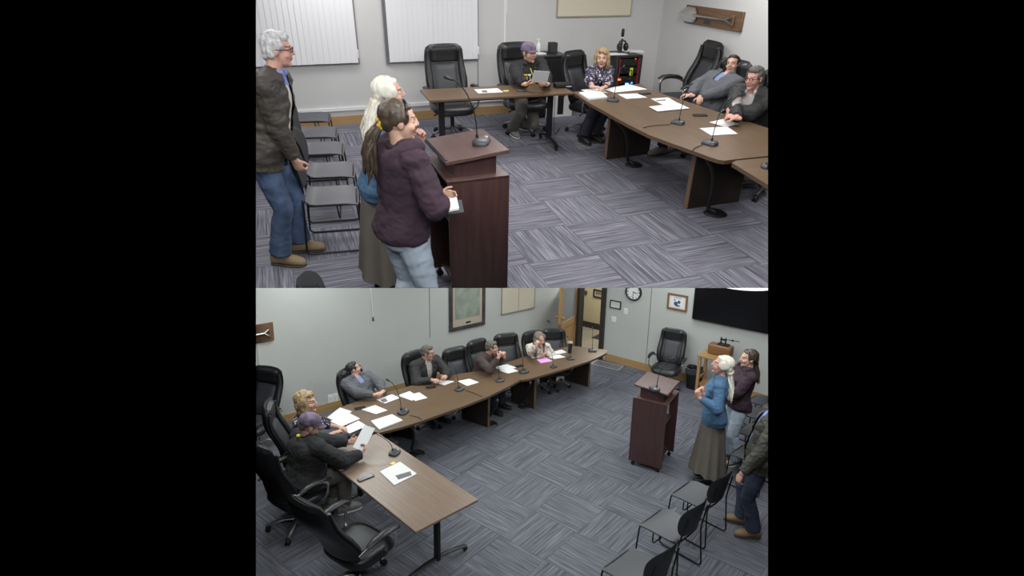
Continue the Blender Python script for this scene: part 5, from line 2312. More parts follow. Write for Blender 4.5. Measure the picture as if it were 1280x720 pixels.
    def glasses(s, col=(.03, .03, .03), thick=.0028):
        bm = bm_new()
        for q in (1, -1):
            pts = [s.h(q * .032 + .022 * math.cos(a) * (1 if abs(math.cos(a)) < .9 else 1), .098 - .004 * math.cos(a) * q, .004 + .0165 * math.sin(a)) for a in [2 * PI * i / 18 for i in range(19)]]
            tube(bm, pts, thick, 6)
            tube(bm, [s.h(q * .054, .094, .010), s.h(q * .078, .05, .010), s.h(q * .081, -.01, .008)], thick, 6)
        tube(bm, [s.h(-.010, .099, .010), s.h(0, .103, .012), s.h(.010, .099, .010)], thick, 6)
        return link_mesh('glasses', bm, mat('glasses_frame', col, .3), s.root)

    def cap_hat(s, m, mb):
        bm = bm_new()
        rings = []
        for j in range(9):
            v = j / 8
            z = .052 + .072 * math.sin(v * PI / 2)
            k = math.cos(v * PI / 2) ** .75 if v < 1 else .02
            rings.append([s.h(math.cos(a) * .086 * max(k, .03), -.020 + math.sin(a) * .104 * max(k, .03), z - .018 * math.sin(a) * 0) for a in [2 * PI * i / 32 for i in range(32)]])
        low = [s.h(math.cos(a) * .087, -.020 + math.sin(a) * .105, .030) for a in [2 * PI * i / 32 for i in range(32)]]
        loft(bm, [low] + rings, True, True)
        c = link_mesh('cap', bm, m, s.root, angle=60)
        bm = bm_new()
        rr = []
        for j in range(7):
            v = j / 6
            row = []
            for i in range(13):
                u = -1 + 2 * i / 12
                x = u * .072 * (1 - .25 * v * v)
                y = .078 - .020 * u * u + v * .068 * (1 - .35 * u * u)
                z = .040 - .016 * u * u * (1 - .2 * v) - .012 * v
                row.append((x, y, z))
            rr.append(row)
        tp = [[bm.verts.new(s.h(*p)) for p in r] for r in rr]
        bt = [[bm.verts.new(s.h(p[0], p[1], p[2] - .005)) for p in r] for r in rr]
        for j in range(6):
            for i in range(12):
                bm.faces.new((tp[j][i], tp[j][i + 1], tp[j + 1][i + 1], tp[j + 1][i]))
                bm.faces.new((bt[j][i + 1], bt[j][i], bt[j + 1][i], bt[j + 1][i + 1]))
        for j in range(6):
            bm.faces.new((tp[j][0], tp[j + 1][0], bt[j + 1][0], bt[j][0]))
            bm.faces.new((tp[j + 1][12], tp[j][12], bt[j][12], bt[j + 1][12]))
        for i in range(12):
            bm.faces.new((tp[6][i], tp[6][i + 1], bt[6][i + 1], bt[6][i]))
            bm.faces.new((tp[0][i + 1], tp[0][i], bt[0][i], bt[0][i + 1]))
        link_mesh('brim', bm, mb, c, angle=50)
        return c

    def on_chest(s, garment, name, shapes, m, lift=.004):
        """thin shapes laid on the front of a garment; shapes are (x, t) outlines in metres across and up the chest"""
        dg = None
        bv = BVHTree.FromPolygons([v.co.copy() for v in garment.data.vertices], [tuple(p.vertices) for p in garment.data.polygons])
        bm = bm_new()
        for sh in shapes:
            top_, bot_ = [], []
            for (x, z) in sh:
                o = s.P0 + s.u * z - s.sx * x + s.fy * .26
                hit = bv.ray_cast(o, -s.fy)
                p = hit[0] if hit[0] is not None else o - s.fy * .45
                top_.append(p + s.fy * lift)
                bot_.append(p - s.fy * .002)
            a = [bm.verts.new(p) for p in top_]
            b = [bm.verts.new(p) for p in bot_]
            n = len(a)
            bm.faces.new(a)
            bm.faces.new(list(reversed(b)))
            for i in range(n):
                bm.faces.new((a[i], a[(i + 1) % n], b[(i + 1) % n], b[i]))
        return link_mesh(name, bm, m, garment, smooth=False)
KA, KB, EXPO = 1.0, 1.0, 0.0
H_GREY = mat('hair_silver', (.52, .52, .53), .6, var=.35, vs=40)
H_PALE = mat('hair_pale_blonde', (.66, .63, .545), .55, var=.12, vs=30)
H_BROWN = mat('hair_brown', (.062, .043, .030), .45, var=.35, vs=30)
H_BLOND = mat('hair_dark_blonde', (.34, .24, .13), .55, var=.4, vs=30)
H_DARK = mat('hair_dark', (.022, .019, .017), .55, var=.3, vs=30)
H_GBRN = mat('hair_grey_brown', (.12, .105, .09), .6, var=.4, vs=30)
H_MIX = mat('hair_grey_streaked', (.17, .14, .12), .6, var=.5, vs=30)
JACKET = mat('dark_brown_jacket', (.050, .042, .036), .62, var=.3, vs=6, bump=.2, bs=60)
SHIRTB = mat('blue_shirt', (.20, .25, .55), .75)
LINING = mat('cream_lining', (.62, .58, .50), .85)
SWEATB = mat('blue_sweater', (.062, .138, .245), .9, var=.12, vs=8, bump=.3, bs=160)
SKIRTM = mat('taupe_skirt', (.135, .120, .100), .85, var=.06, vs=6)
PLUM = mat('plum_hoodie', (.036, .0165, .029), .88, var=.15, vs=8, bump=.25, bs=160)
HOODK = mat('black_hoodie', (.0155, .0155, .017), .85, var=.2, vs=8)
CAPM = mat('purple_grey_cap', (.15, .115, .175), .75, var=.5, vs=14)
CAPB = mat('mauve_brim', (.12, .085, .125), .75, var=.3, vs=14)
YLAN = mat('yellow_lanyard', (.70, .62, .06), .6)
FLORAL = spots_mat('navy_floral', (.022, .022, .055), (((.62, .58, .60), .30), ((.42, .28, .30), .22), ((.70, .68, .66), .20)), 20, .4)
CARDI = spots_mat('pale_floral', (.66, .62, .54), (((.16, .12, .11), .30), ((.40, .28, .22), .24)), 20, .4)
GHOOD = mat('grey_hoodie', (.105, .109, .122), .88, var=.14, vs=9, bump=.2, bs=160)
TEEB = mat('blue_tee', (.20, .25, .42), .85)
BLAZER = mat('black_jacket', (.022, .022, .022), .7, var=.2, vs=8)
STRIPE = mat('striped_shirt', (.46, .41, .39), .8, var=.22, vs=50, stretch=(1.5, .05, .05))
BROWNS = mat('brown_sweater', (.066, .048, .042), .9, var=.15, vs=8, bump=.25, bs=160)
SCRUN = mat('mustard_scrunchie', (.55, .36, .05), .85, var=.3, vs=40)
WATCHM = mat('watch_black', (.01, .01, .01), .3)


def held_sheet(room, a, b, c, label, name='held_paper', m=PAPERG, th=.002):
    """sheet of paper with corner a and edges to b and c"""
    x, y = (b - a), (c - a)
    n = x.cross(y).normalized() * th
    o0 = (b + c) / 2
    bm = bm_new()
    loft(bm, [[p - o0 for p in (a, b, b + y, c)], [p - o0 + n for p in (a, b, b + y, c)]])
    return tag(link_mesh(name, bm, m, None, place(room, o0), smooth=False), label, 'paper')


# =================================================================== upper room
CUR[0] = 'A'
# grey-haired man standing at the left
foot, hd = RA.P(350, 328), RA.P(347, 62, 1.67)
pos = foot * .55 + V((hd.x, hd.y, 0)) * .45 + V((-.09, 0, 0))
p = Person(RA, 'standing grey-haired man in glasses, brown jacket and jeans, upper view', pos, V((.99, .06, 0)), 1.80,
           head_at=hd, look=V((.98, .18, -.04)), R=dict(p=RA.P(368, 199, .90), pole=(.3, -1, 0), curl=.55), L=dict(lp=(-.22, -.04, .86), pole=(-.3, -1, 0), curl=.5),
           feet={1: pos + V((.02, -.10, 0)), -1: pos + V((.10, .14, 0))}, skin=SKINR, bulk=1.08, belly=.03)
p.trousers(DENIM, flare=.03, grow=.02)
p.top(SHIRTB, 'shirt', .008, .62, .99, collar='collar', sleeve=.3, vox=.01)
p.top(LINING, 'undershirt', .016, -.10, .90, sleeve=.80, vox=.01, wrinkle=.003)
p.top(JACKET, 'jacket', .034, -.20, .965, .02, .95, .010, 'collar', 4, (.045, .060, 0), .010, open_to=-.3)
p.hair(H_GREY, 'full', 1.02, .006)
p.glasses()
p.shoes(TAN)
# woman with pale hair in the blue sweater
hd = RA.P(486, 117, 1.53)
foot = RA.P(462, 352)
pos = V((hd.x, hd.y, 0)) * .6 + foot * .4
fc = V((.90, .42, 0)).normalized()
p = Person(RA, 'woman with pale hair, blue sweater and taupe skirt at the lectern, upper view', pos, fc, 1.66, head_at=hd,
           look=V((.93, .30, .08)), female=True, bulk=1.06, skin=SKINR,
           R=dict(p=RA.P(521, 186, 1.15), pole=(.6, -.3, -1), d=V((.35, .2, .9)), n=V((-.5, .8, 0)), curl=.8),
           L=dict(p=RA.P(524, 178, 1.20), pole=(-.6, -.3, -1), d=V((.35, .0, .9)), n=V((-.3, -.9, 0)), curl=.8))
p.skirt(SKIRTM, .20, .15, .26)
p.top(SWEATB, 'sweater', .020, -.16, .96, .012, .80, .007, 'crew', 5, puff=.010)
p.shoes(BLACKSHOE, BLACKSHOE, True, 'boot')
p.hair(H_PALE, 'sleek', 1.05, .004)
p.locks(H_PALE, 'loose_hair', (p.h(-.055, -.10, -.04), p.h(.055, -.11, -.05)), (p.h(-.13, -.19, -.30), p.h(.15, -.20, -.34)), 60, .013, jit=.035, mid=V((0, -.02, 0)))
bm = bm_new()
tube(bm, [p.h(.062 * math.cos(a), -.100 + .028 * math.sin(a), -.045 - .02 * math.sin(a)) for a in [2 * PI * i / 16 for i in range(17)]], .010, 6)
link_mesh('hair_tie', bm, mat('tie_pale', (.62, .56, .42), .7), p.root)
p.glasses((.5, .5, .5), .0018)
# girl in the plum hoodie
hd = RA.P(499, 151, 1.50)
pos = V((hd.x - .02, hd.y - .05, 0))
fg = V((.72, .69, 0)).normalized()
p = Person(RA, 'young woman in a plum hoodie and pale jeans seen from behind, upper view', pos, fg, 1.64, head_at=hd, hs=1.1,
           look=V((.93, .36, -.05)), female=True, bulk=1.05,
           R=dict(p=RA.P(553, 252, 1.02), pole=(1, -.6, -.4), d=V((.75, .3, -.25)), n=V((-.3, .4, -.8)), curl=.7),
           L=dict(lp=(-.02, .30, 1.0), pole=(-.35, -1, -.8), curl=.6))
p.trousers(DENIML, flare=.035, grow=.022)
p.top(PLUM, 'hoodie', .030, -.12, .96, .002, .95, .010, 'crew', 6, puff=.014)
p.hood(PLUM, .052, .10, .135)
p.hair(H_BROWN, 'pony', 1.03, .004)
p.locks(H_BROWN, 'ponytail', (p.h(-.012, -.110, -.015), p.h(.012, -.115, -.03)), (p.h(-.05, -.16, -.27), p.h(.02, -.18, -.31)), 46, .013, jit=.03, mid=V((-.01, -.03, .02)))
bm = bm_new()
for i in range(12):
    a = 2 * PI * i / 12
    ell(bm, p.h(.024 * math.cos(a), -.108 - .012 * math.cos(a * 3), -.018 + .026 * math.sin(a)), (.014, .014, .014), None, 8, 6)
link_mesh('scrunchie', bm, SCRUN, p.root)
bm = bm_new()
tube(bm, [p.h(.080 * math.cos(a), .030, .040 + .074 * math.sin(a)) for a in [PI * i / 16 for i in range(17)]], .007, 6)
link_mesh('headband', bm, WATCHM, p.root)
p.shoes(GREYSHOE, SOLEW)
a, b = RA.P(551, 270, 1.0), RA.P(580, 266.5, 1.0)
held_sheet(RA, a + V((0, 0, .012)), b + V((-.03, .02, .012)), a + V((-.03, .17, .012)), 'open papers in the hand of the young woman in plum, upper view', 'held_notebook', PAPER, .012)
held_sheet(RA, a, b, a + V((-.03, .19, 0)), 'dark folder under the papers held by the young woman in plum', 'folder', mat('dark_folder', (.03, .035, .04), .5), .008)

# man in the cap
hd = RA.Y(661.5, 66, 8.42)
pos = V((hd.x - .02, hd.y + .14, 0))
fc = (nA + eA * .25).normalized()
ha, hb_ = RA.P(657, 105.5, .83), RA.P(683.5, 105.5, .83)
chair(RA, pos - fc * .04, nA + eA * .1, 'black leather office chair holding the man in the cap, upper view', 1.0, GA)
p = Person(RA, 'man in a purple cap and black hoodie reading a sheet, upper view', pos, fc, 1.76, .44, hd, look=(nA + eA * .35 + V((0, 0, .02))), hs=1.08, bulk=1.14, belly=.04,
           R=dict(p=ha, pole=(1, -.5, -.6), d=eA * .8 - nA * -.3 + V((0, 0, .1)), n=-nA * .4 + V((0, 0, .6)), curl=.7), L=dict(p=hb_, pole=(-1, -.5, -.6), d=-eA * .8 + nA * .3, n=-nA * .4 + V((0, 0, .6)), curl=.7),
           feet={1: RA.P(640, 169), -1: RA.P(648, 160)})
p.trousers(GREYPANT, flare=.02)
g = p.top(HOODK, 'hoodie', .030, -.10, .96, .0, .95, .009, 'crew', 7, puff=.012)
p.hood(HOODK)
p.shoes(GREYSHOE, SOLEW)
p.cap_hat(CAPM, CAPB)
p.hair(H_GBRN, 'buzz', 1.0, .003)
z0 = p.spine * .64
L_ = p.on_chest(g, 'chest_emblem', [((-.155, z0), (-.155, z0 + .075), (-.105, z0 + .075), (-.105, z0 + .06), (-.14, z0 + .06), (-.14, z0 + .015), (-.118, z0 + .015), (-.118, z0 + .03), (-.128, z0 + .03), (-.128, z0 + .044), (-.104, z0 + .044), (-.104, z0))], YLAN)
p.on_chest(g, 'chest_lettering', [((-.095, z0 + .055), (-.095, z0 + .07), (-.05, z0 + .07), (-.05, z0 + .055)), ((-.079, z0 + .01), (-.079, z0 + .055), (-.066, z0 + .055), (-.066, z0 + .01))]
           + [((x, z0 + .012), (x, z0 + .066), (x + .013, z0 + .066), (x + .013, z0 + .012)) for x in (.03, .062, .094)] + [((.03, z0 + .054), (.03, z0 + .066), (.10, z0 + .066), (.10, z0 + .054))], mat('lettering_white', (.7, .7, .68), .7))
seg = []
for sx_ in (-1, 1):
    for k in range(9):
        t0_, t1_ = .93 - .055 * k, .93 - .055 * (k + 1)
        xa, xb = .004 + sx_ * .044 * (9 - k) / 9, .004 + sx_ * .044 * (8 - k) / 9
        seg.append(((xa - .007, p.spine * t0_), (xa + .007, p.spine * t0_), (xb + .007, p.spine * t1_), (xb - .007, p.spine * t1_)))
p.on_chest(g, 'lanyard', seg, YLAN, .008)
a, b, c = RA.P(664, 102.5, .86), RA.P(683.5, 104, .86), RA.P(667.5, 88, 1.02)
held_sheet(RA, a, b, c, 'printed sheet held up by the man in the cap, upper view')

# woman in the floral blouse
hd = RA.Y(752.5, 73, 8.52)
fw_ = (nA + eA * .28).normalized()
pos = V((hd.x, hd.y, 0)) - fw_ * .06
ha, hb_ = RA.P(741, 108.5, .805), RA.P(757, 108.5, .805)
chair(RA, pos - fw_ * .06 - eA * .05, nA + eA * .45, 'black leather office chair behind the woman in the floral blouse, upper view', .93, GA)
p = Person(RA, 'woman in a navy floral blouse at the table end, upper view', pos, fw_, 1.66, .41, hd, look=(nA * .85 - eA * .5 + V((0, 0, .06))), hs=1.16, female=True, bulk=1.16, belly=.03,
           R=dict(p=ha, pole=(1, -.6, -.7), d=eA * .8 + nA * .5, n=V((0, 0, -1)), curl=.5), L=dict(p=hb_, pole=(-1, -.6, -.7), d=-eA * .8 + nA * .4, n=V((0, 0, -1)), curl=.5),
           feet={1: RA.P(728, 178), -1: RA.P(741, 176)})
p.trousers(mat('navy_slacks', (.016, .017, .030), .85), flare=.03)
p.top(FLORAL, 'blouse', .022, -.10, .955, .0, .55, .008, None, 8, puff=.012)
p.shoes(BLACKSHOE)
p.hair(H_BLOND, 'bob', 1.0, .010)
bm = bm_new()
w_ = p.wr[-1].lerp(p.el[-1], .06)
dd = (p.wr[-1] - p.el[-1]).normalized()
cap(bm, w_ - dd * .012, w_ + dd * .012, .034, .034, 16, True, True)
link_mesh('watch', bm, WATCHM, p.root)

# man leaning back in the grey hoodie
hd = RA.P(916, 81, 1.10)
fg_ = V((-.84, -.54, 0)).normalized()
pos = V((hd.x, hd.y, 0)) + fg_ * .33
chair(RA, pos - fg_ * .02, fg_, 'office chair under the man leaning back in the grey hoodie, upper view', 1.0, GA)
p = Person(RA, 'dark-haired man in a grey hoodie leaning back with hands clasped, upper view', pos, fg_, 1.76, .46, hd, look=V((-.60, -.75, .22)), roll=.20, bulk=1.16, belly=.05, skin=SKIN,
           R=dict(lp=(.07, .26, .77), pole=(1.2, -.1, -.2), d=V((-.8, .3, 0)), n=V((0, 0, -1)), curl=.6), L=dict(lp=(-.09, .28, .78), pole=(-1.2, -.1, -.2), d=V((-.2, -.9, 0)), n=V((0, 0, -1)), curl=.6),
           feet={1: RA.P(826, 193), -1: RA.P(842, 188)})
p.trousers(DENIMD)
p.top(TEEB, 'tee', .005, .2, .985, sleeve=.4, vox=.011)
p.top(GHOOD, 'hoodie', .028, -.10, .955, .0, .95, .010, None, 9, (.0, .055, 0), .012, open_to=.72)
p.hood(GHOOD)
p.hair(H_DARK, 'buzz', 1.0, .003)
p.shoes(GREYSHOE)

# man in the black jacket at the right edge
hd = RA.P(943, 98, 1.14)
fj = V((-.76, -.65, 0)).normalized()
pos = V((hd.x, hd.y, 0)) - fj * .22
p = Person(RA, 'grey-haired man with glasses in a black jacket at the right edge, upper view', pos, fj, 1.80, .44, hd, look=V((-.80, -.60, -.05)), bulk=1.16, belly=.05, skin=SKINR,
           R=dict(p=RA.P(921, 147, .84), pole=(1, -.5, -.7), d=V((-.9, .4, .1)), n=V((.1, .3, -.9)), curl=.75), L=dict(p=RA.P(911, 138, .85), pole=(-1, -.5, -.6), d=V((-.1, -.95, .1)), n=V((.6, 0, -.6)), curl=.8))
p.trousers(BLACKPANT)
p.top(STRIPE, 'shirt', .010, -.05, .985, sleeve=.9, collar='collar', vox=.01)
p.top(BLAZER, 'jacket', .032, -.10, .955, .0, .95, .009, 'collar', 10, (.03, .055, -.01), .012, open_to=.0)
p.hair(H_GBRN, 'short', 1.0, .007)
p.glasses((.12, .06, .05))
p.shoes(BLACKSHOE)
chair(RA, pos - fj * .08, fj, 'office chair under the man in the black jacket, upper view', 1.0, GA)

# =================================================================== lower room
CUR[0] = 'B'
# man in the cap
fc = V((.70, .71, 0)).normalized()
hd = RB.P(388, 532, 1.20)
pos = V((hd.x, hd.y, 0)) - fc * .18 + V((.06, -.02, 0))
p = Person(RB, 'man in a dark cap and black hoodie seen from behind, lower view', pos, fc, 1.90, .49, hd, look=V((.88, .40, -.40)), hs=1.15, bulk=1.34, belly=.04,
           R=dict(p=RB.P(451, 568, .82), pole=(1, -.3, -.6), d=V((.3, .9, .25)), n=V((-.6, 0, .5)), curl=.7), L=dict(p=RB.P(436, 553, .82), pole=(-1, -.4, -.6), d=V((.9, .1, .2)), n=V((0, -.6, .5)), curl=.7))
p.trousers(GREYPANT)
p.top(HOODK, 'hoodie', .032, -.10, .96, .0, .95, .010, 'crew', 12, puff=.014)
p.hood(HOODK)
p.cap_hat(CAPM, CAPB)
p.hair(H_GBRN, 'buzz', 1.0, .003)
p.shoes(GREYSHOE, SOLEW)
bm = bm_new()
ell(bm, p.N - p.fy * .10 + p.sx * -.05 + V((0, 0, .02)), (.03, .03, .02))
link_mesh('yellow_mark', bm, YLAN, p.root)
chair(RB, pos - fc * .10, fc + V((-.12, .1, 0)), 'dark office chair under the man in the cap at the left edge, lower view', 1.08, GB)
a, b, c = RB.P(441, 559, .84), RB.P(454.5, 564, .84), RB.P(455.5, 531, 1.02)
held_sheet(RB, a, b, c, 'printed sheet held up by the man in the cap, lower view')
# woman in the floral blouse
fw_ = V((.93, .36, 0)).normalized()
hd = RB.P(383, 503, 1.26)
pos = V((hd.x, hd.y, 0)) - fw_ * .12
p = Person(RB, 'woman in a navy floral blouse behind the man in the cap, lower view', pos, fw_, 1.76, .47, hd, look=V((.96, -.05, .12)), hs=1.25, female=True, bulk=1.16, belly=.03,
           R=dict(p=RB.P(418, 541, .80), pole=(1, -.6, -.7), d=V((.7, .7, 0)), n=V((0, 0, -1)), curl=.5), L=dict(p=RB.P(424, 534, .80), pole=(-1, -.6, -.7), d=V((.9, -.3, 0)), n=V((0, 0, -1)), curl=.5))
p.trousers(mat('navy_slacks_lower', (.016, .017, .030), .85))
p.top(FLORAL, 'blouse', .022, -.10, .955, .0, .55, .008, None, 13, puff=.012)
p.hair(H_BLOND, 'bob', 1.02, .010)
p.shoes(BLACKSHOE)
# grey hoodie
fg_ = nL * .95 + jL * .2
hd = RB.P(442, 462, 1.06)
pos = V((hd.x, hd.y, 0)) + V((fg_.x, fg_.y, 0)).normalized() * .20
p = Person(RB, 'dark-haired man in a grey hoodie leaning back with hands clasped, lower view', pos, fg_, 1.74, .46, hd, look=V((.85, .40, .25)), roll=-.1, bulk=1.18, belly=.05,
           R=dict(lp=(.05, .34, .82), pole=(1.2, -.1, -.2), d=V((.7, .5, .1)), n=V((0, 0, -1)), curl=.6), L=dict(lp=(-.09, .36, .83), pole=(-1.2, -.1, -.2), d=V((-.4, -.8, 0)), n=V((0, 0, -1)), curl=.6))
p.trousers(DENIMD)
p.top(TEEB, 'tee', .005, .2, .985, sleeve=.4, vox=.011)
p.top(GHOOD, 'hoodie', .028, -.10, .955, .0, .95, .010, None, 14, (.0, .055, 0), .012, open_to=.75)
p.hood(GHOOD)
p.hair(H_DARK, 'buzz', 1.0, .003)
p.shoes(GREYSHOE)
# black jacket
fj = nL * .97 + jL * .05
hd = RB.P(534.5, 441, 1.15)
pos = V((hd.x, hd.y, 0)) - V((fj.x, fj.y, 0)).normalized() * .20
p = Person(RB, 'grey-haired man with glasses in a black jacket and striped shirt, lower view', pos, fj, 1.76, .43, hd, look=V((.90, -.15, -.05)), bulk=1.18, belly=.05, skin=SKINR,
           R=dict(p=RB.P(540, 475, .81), pole=(1, -.5, -.7), d=V((.8, -.3, .1)), n=V((0, .2, -1)), curl=.7), L=dict(p=RB.P(557, 471, .82), pole=(-1, -.3, -.7), d=V((-.1, -.9, .3)), n=V((-.5, 0, -.6)), curl=.75))
p.trousers(BLACKPANT)
p.top(STRIPE, 'shirt', .010, -.05, .985, sleeve=.9, collar='collar', vox=.01)
p.top(BLAZER, 'jacket', .032, -.10, .955, .0, .95, .009, 'collar', 15, (.03, .055, .0), .012, open_to=.0)
p.hair(H_GBRN, 'short', 1.0, .007)
p.glasses((.12, .06, .05))
p.shoes(BLACKSHOE)
# brown sweater
fb_ = nL * .9 + jL * .35
hd = RB.P(614.5, 434.5, 1.12)
pos = V((hd.x, hd.y, 0)) - V((fb_.x, fb_.y, 0)).normalized() * .26
p = Person(RB, 'man in a brown sweater resting his chin over clasped hands, lower view', pos, fb_, 1.72, .43, hd, look=V((.92, .0, -.05)), bulk=1.1, skin=SKINR,
           R=dict(p=RB.P(623, 447, 1.06), pole=(1, .2, -1.4), d=V((.5, .3, .8)), n=V((-.3, .8, 0)), curl=.8), L=dict(p=RB.P(630, 445.5, 1.06), pole=(-1, .2, -1.4), d=V((-.2, -.3, .9)), n=V((.2, -.8, 0)), curl=.8))
p.trousers(DENIMD)
p.top(BROWNS, 'sweater', .024, -.10, .96, .0, .95, .008, 'crew', 16, puff=.010)
p.hair(H_GBRN, 'short', 1.0, .006)
p.shoes(BLACKSHOE)
# far woman
fv = nL * .9 - jL * .5
hd = RB.P(674.5, 424, 1.07)
pos = V((hd.x, hd.y, 0)) - V((fv.x, fv.y, 0)).normalized() * .27
p = Person(RB, 'woman with long greying hair and a pale flowered top, hand on her cheek', pos, fv, 1.62, .41, hd, look=V((.55, -.80, -.12)), hs=1.18, female=True, bulk=1.1,
           R=dict(p=RB.P(670.5, 433, 1.06), pole=(.8, .3, -1.4), d=V((.15, .1, .95)), n=V((.3, .6, 0)), curl=.6), L=dict(p=RB.P(682, 441, .81), pole=(-1, -.3, -.7), d=V((-.6, -.7, 0)), n=V((0, 0, -1)), curl=.5),
           feet={1: RB.P(680, 480), -1: RB.P(688, 478)})
p.trousers(DENIMD)
p.top(CARDI, 'cardigan', .024, -.10, .955, .0, .92, .008, None, 17, puff=.012)
p.hair(H_MIX, 'long', 1.0, .008)
p.shoes(GREYSHOE, SOLEW)

# blonde woman standing
hd = RB.P(903, 457, 1.68)
foot = RB.P(880, 600)
pos = V((hd.x, hd.y, 0)) * .5 + foot * .5
fc = V((-.92, .30, 0)).normalized()
p = Person(RB, 'woman with pale hair, blue sweater and taupe skirt at the lectern, lower view', pos, fc, 1.82, head_at=hd,
           look=V((-.95, .22, .22)), hs=1.22, female=True, bulk=1.12, skin=SKINR,
           R=dict(p=RB.P(878, 492, 1.34), pole=(.6, -.4, -1), d=V((-.45, 0, .9)), n=V((.3, -.8, 0)), curl=.75),
           L=dict(p=RB.P(874, 497, 1.30), pole=(-.6, -.4, -1), d=V((-.35, 0, .9)), n=V((.3, .8, 0)), curl=.75))
p.skirt(SKIRTM, .17, .16, .29)
p.top(SWEATB, 'sweater', .022, -.16, .96, .014, .90, .008, 'crew', 18, puff=.012)
p.shoes(BLACKSHOE, BLACKSHOE, True, 'boot')
p.hair(H_PALE, 'sleek', 1.05, .004)
p.locks(H_PALE, 'loose_hair', (p.h(-.055, -.10, -.04), p.h(.055, -.11, -.05)), (p.h(-.13, -.17, -.28), p.h(.13, -.19, -.32)), 60, .013, jit=.035, mid=V((.03, 0, 0)))
bm = bm_new()
tube(bm, [p.h(.062 * math.cos(a), -.100 + .028 * math.sin(a), -.045 - .02 * math.sin(a)) for a in [2 * PI * i / 16 for i in range(17)]], .010, 6)
link_mesh('hair_tie', bm, mat('tie_pale_lower', (.62, .56, .42), .7), p.root)
p.glasses((.5, .5, .5), .0018)
# girl in plum
hd = RB.P(936, 448, 1.60)
pos = V((hd.x, hd.y, 0)) + V((-.08, -.02, 0))
fg = V((-.97, -.10, 0)).normalized()
p = Person(RB, 'young woman with a ponytail and plum hoodie smiling behind the blue sweater, lower view', pos, fg, 1.74, head_at=hd,
           look=V((-.99, -.05, .05)), hs=1.18, female=True, bulk=1.08,
           R=dict(p=pos + V((-.30, .2, 1.0)), pole=(1, -.6, -.4), curl=.6), L=dict(p=pos + V((-.30, -.12, 1.02)), pole=(-1, -.6, -.4), curl=.6))
p.trousers(DENIML, flare=.035, grow=.022)
p.top(PLUM, 'hoodie', .028, -.12, .96, .012, .95, .010, 'crew', 19, puff=.014)
p.hood(PLUM, .045, .09, .125)
p.hair(H_BROWN, 'pony', 1.03, .004)
p.locks(H_BROWN, 'ponytail', (p.h(-.012, -.110, -.005), p.h(.012, -.115, -.02)), (p.h(-.03, -.15, -.27), p.h(.03, -.17, -.31)), 46, .013, jit=.03, mid=V((.05, 0, 0)))
bm = bm_new()
for i in range(12):
    a = 2 * PI * i / 12
    ell(bm, p.h(.024 * math.cos(a), -.108 - .012 * math.cos(a * 3), -.010 + .026 * math.sin(a)), (.014, .014, .014), None, 8, 6)
link_mesh('scrunchie', bm, SCRUN, p.root)
bm = bm_new()
tube(bm, [p.h(.080 * math.cos(a), .030, .040 + .074 * math.sin(a)) for a in [PI * i / 16 for i in range(17)]], .007, 6)
link_mesh('headband', bm, WATCHM, p.root)
p.shoes(GREYSHOE, SOLEW)
# man at the right edge, his head outside the picture
foot = RB.P(930, 668)
hd = RB.P(985, 462, 1.72)
pos = foot + V((.10, .05, 0))
p = Person(RB, 'man in dark jacket and jeans, hand on a chair back, head out of view', pos, V((-.95, .25, 0)), 1.85, head_at=pos + V((.13, .0, 1.73)),
           look=V((-.98, .15, -.05)), bulk=1.1, belly=.03, skin=SKINR,
           L=dict(p=RB.P(927, 592, .98), pole=(-.2, -1, 0), d=V((-.35, -.05, -.9)), n=V((.8, .2, 0)), curl=.6), R=dict(lp=(.24, -.08, .92), curl=.5),
           feet={-1: pos + V((-.02, -.10, 0)), 1: pos + V((-.05, .16, 0))})
p.trousers(DENIMD if False else mat('dark_denim', (.036, .048, .085), .85, var=.35, vs=9, bump=.2, bs=220), flare=.03, grow=.02)
p.top(SHIRTB, 'shirt', .006, .05, .99, collar='collar', sleeve=.85, vox=.01)
p.top(mat('olive_jacket', (.040, .038, .030), .65, var=.35, vs=6, bump=.2, bs=60), 'jacket', .036, -.20, .965, .02, .95, .011, 'collar', 20, (.05, .05, 0), .012, open_to=-.3)
p.hair(H_GREY, 'full', 1.02, .006)
p.glasses()
p.shoes(TAN)
# ------------------------------------------------------------------ light
def area(name, room, loc, size, power, col=(1, 1, 1), sy=None, rot=None):
    l = bpy.data.lights.new(name, 'AREA')
    l.energy = power
    l.color = col
    l.shape = 'RECTANGLE'
    l.size = size
    l.size_y = sy or size
    o = bpy.data.objects.new(name, l)
    COL.objects.link(o)
    o.matrix_world = room.mat @ M.Translation(V(loc)) @ (rot.to_4x4() if rot is not None else M.Identity(4))
    return o


for ix in (-2.2, .2, 2.4):
    for iy in (3.2, 5.6, 8.0):
        area('ceiling_panel_upper', RA, (ix, iy, 2.75), 1.2, 34 * KA, (1.0, .985, .98), .6)
for ix in (-2.6, .2, 2.8):
    for iy in (6.4, 8.3, 10.2):
        area('ceiling_and_fill_lower', RB, (ix, iy, 3.1), 1.2, 33 * KB, (.96, 1.0, .99), .6)
area('ceiling_and_fill_lower', RB, (0, 1.0, 4.9), 2.0, 75 * KB, (.96, 1.0, .99), 1.0, M.Rotation(math.radians(45), 3, 'X'))  # unseen fill light added near the camera, not a ceiling panel

area('hall_fill', RB, HALL, .8, 58 * KB, (1.0, .97, .9), .5)  # unseen light added to brighten the hall behind the doorway

w = bpy.data.worlds.new('world')
sc.world = w
w.use_nodes = True
w.node_tree.nodes['Background'].inputs[0].default_value = (0, 0, 0, 1)
w.node_tree.nodes['Background'].inputs[1].default_value = 0.0
sc.view_settings.view_transform = 'Standard'
sc.view_settings.look = 'None'
sc.view_settings.exposure = EXPO
sc.view_settings.gamma = 1.0
sc.view_settings.use_curve_mapping = False
sc.cycles.max_bounces = 8
sc.cycles.use_denoising = True


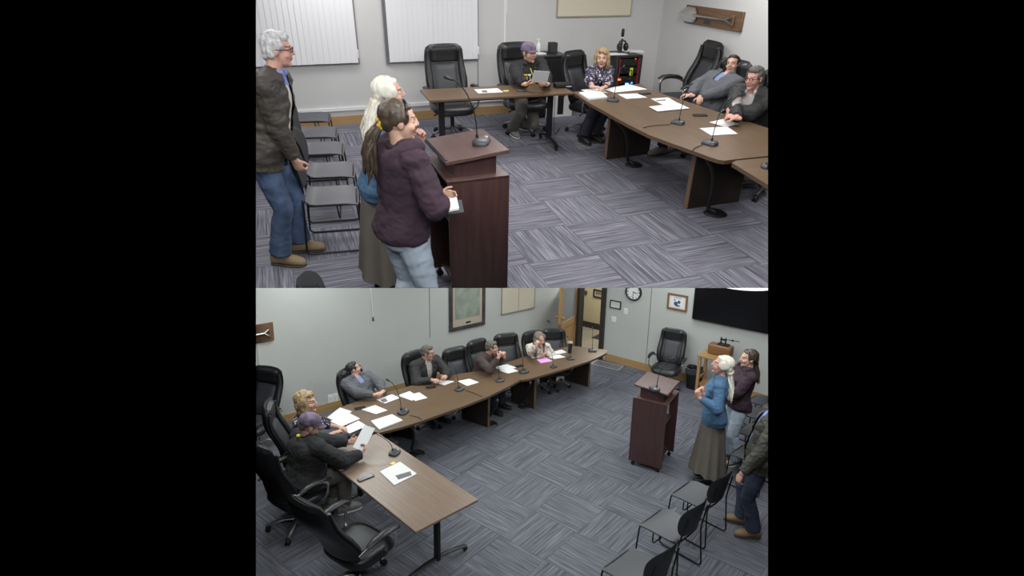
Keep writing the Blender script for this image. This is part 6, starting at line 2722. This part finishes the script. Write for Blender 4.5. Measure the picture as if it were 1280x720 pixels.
# ------------------------------------------------------------------ each room stops where its picture stops
def planes_of(room):
    r = rb3
    out = []
    T = [((320, 0, 1), -1), ((960, 0, 1), 1)]

    def dirv(x, y):
        return r @ V(((x - 640) / FOC, (y - 360) / FOC, 1.0))
    c = dirv(640, 180 if room is RA else 540)
    for p, q in (((320, 0), (320, 720)), ((960, 0), (960, 720)), ((320, 360), (960, 360))):
        n = dirv(*p).cross(dirv(*q)).normalized()
        if n.dot(c) > 0:
            n = -n
        out.append(n)                      # points away from the room's part of the view
    return out


PL = {'A': planes_of(RA), 'B': planes_of(RB)}


def drop(o):
    for c in [c for c in bpy.data.objects if c.parent == o]:
        c.parent = o.parent
    bpy.data.objects.remove(o)


def clip_all():
    bpy.context.view_layer.update()
    for o in [q for q in bpy.data.objects if q.type == 'MESH']:
        if o.type != 'MESH':
            continue
        top = o
        while top.parent:
            top = top.parent
        mw = o.matrix_world
        upper = (mw.to_3x3() @ V((0, 0, 1))).normalized()
        pls = PL[top['room']]
        bb = [mw @ V(c) - CAMPOS for c in o.bound_box]
        need = []
        gone = False
        for n in pls:
            ds = [q.dot(n) for q in bb]
            if min(ds) > 0:
                gone = True
            elif max(ds) > 0:
                need.append(n)
        if gone:
            drop(o)
            continue
        if not need:
            continue
        bm = bmesh.new()
        bm.from_mesh(o.data)
        bm.transform(mw)
        for n in need:
            r = bmesh.ops.bisect_plane(bm, geom=bm.verts[:] + bm.edges[:] + bm.faces[:], dist=1e-6, plane_co=CAMPOS, plane_no=n, clear_outer=True)
            ed = [e for e in r['geom_cut'] if isinstance(e, bmesh.types.BMEdge) and e.is_valid and len(e.link_faces) == 1]
            if ed:
                try:
                    bmesh.ops.holes_fill(bm, edges=ed, sides=0)
                except Exception:
                    pass
        if len(bm.faces) == 0:
            bm.free()
            drop(o)
            continue
        bm.transform(mw.inverted())
        me = o.data.copy()
        bm.to_mesh(me)
        bm.free()
        o.data = me
    # empties whose every part fell away
    for k in range(3):
        par = {o.parent for o in bpy.data.objects if o.parent}
        for o in list(bpy.data.objects):
            if o.type == 'EMPTY' and o not in par:
                bpy.data.objects.remove(o)


clip_all()
for o in bpy.data.objects:
    if 'room' in o:
        del o['room']
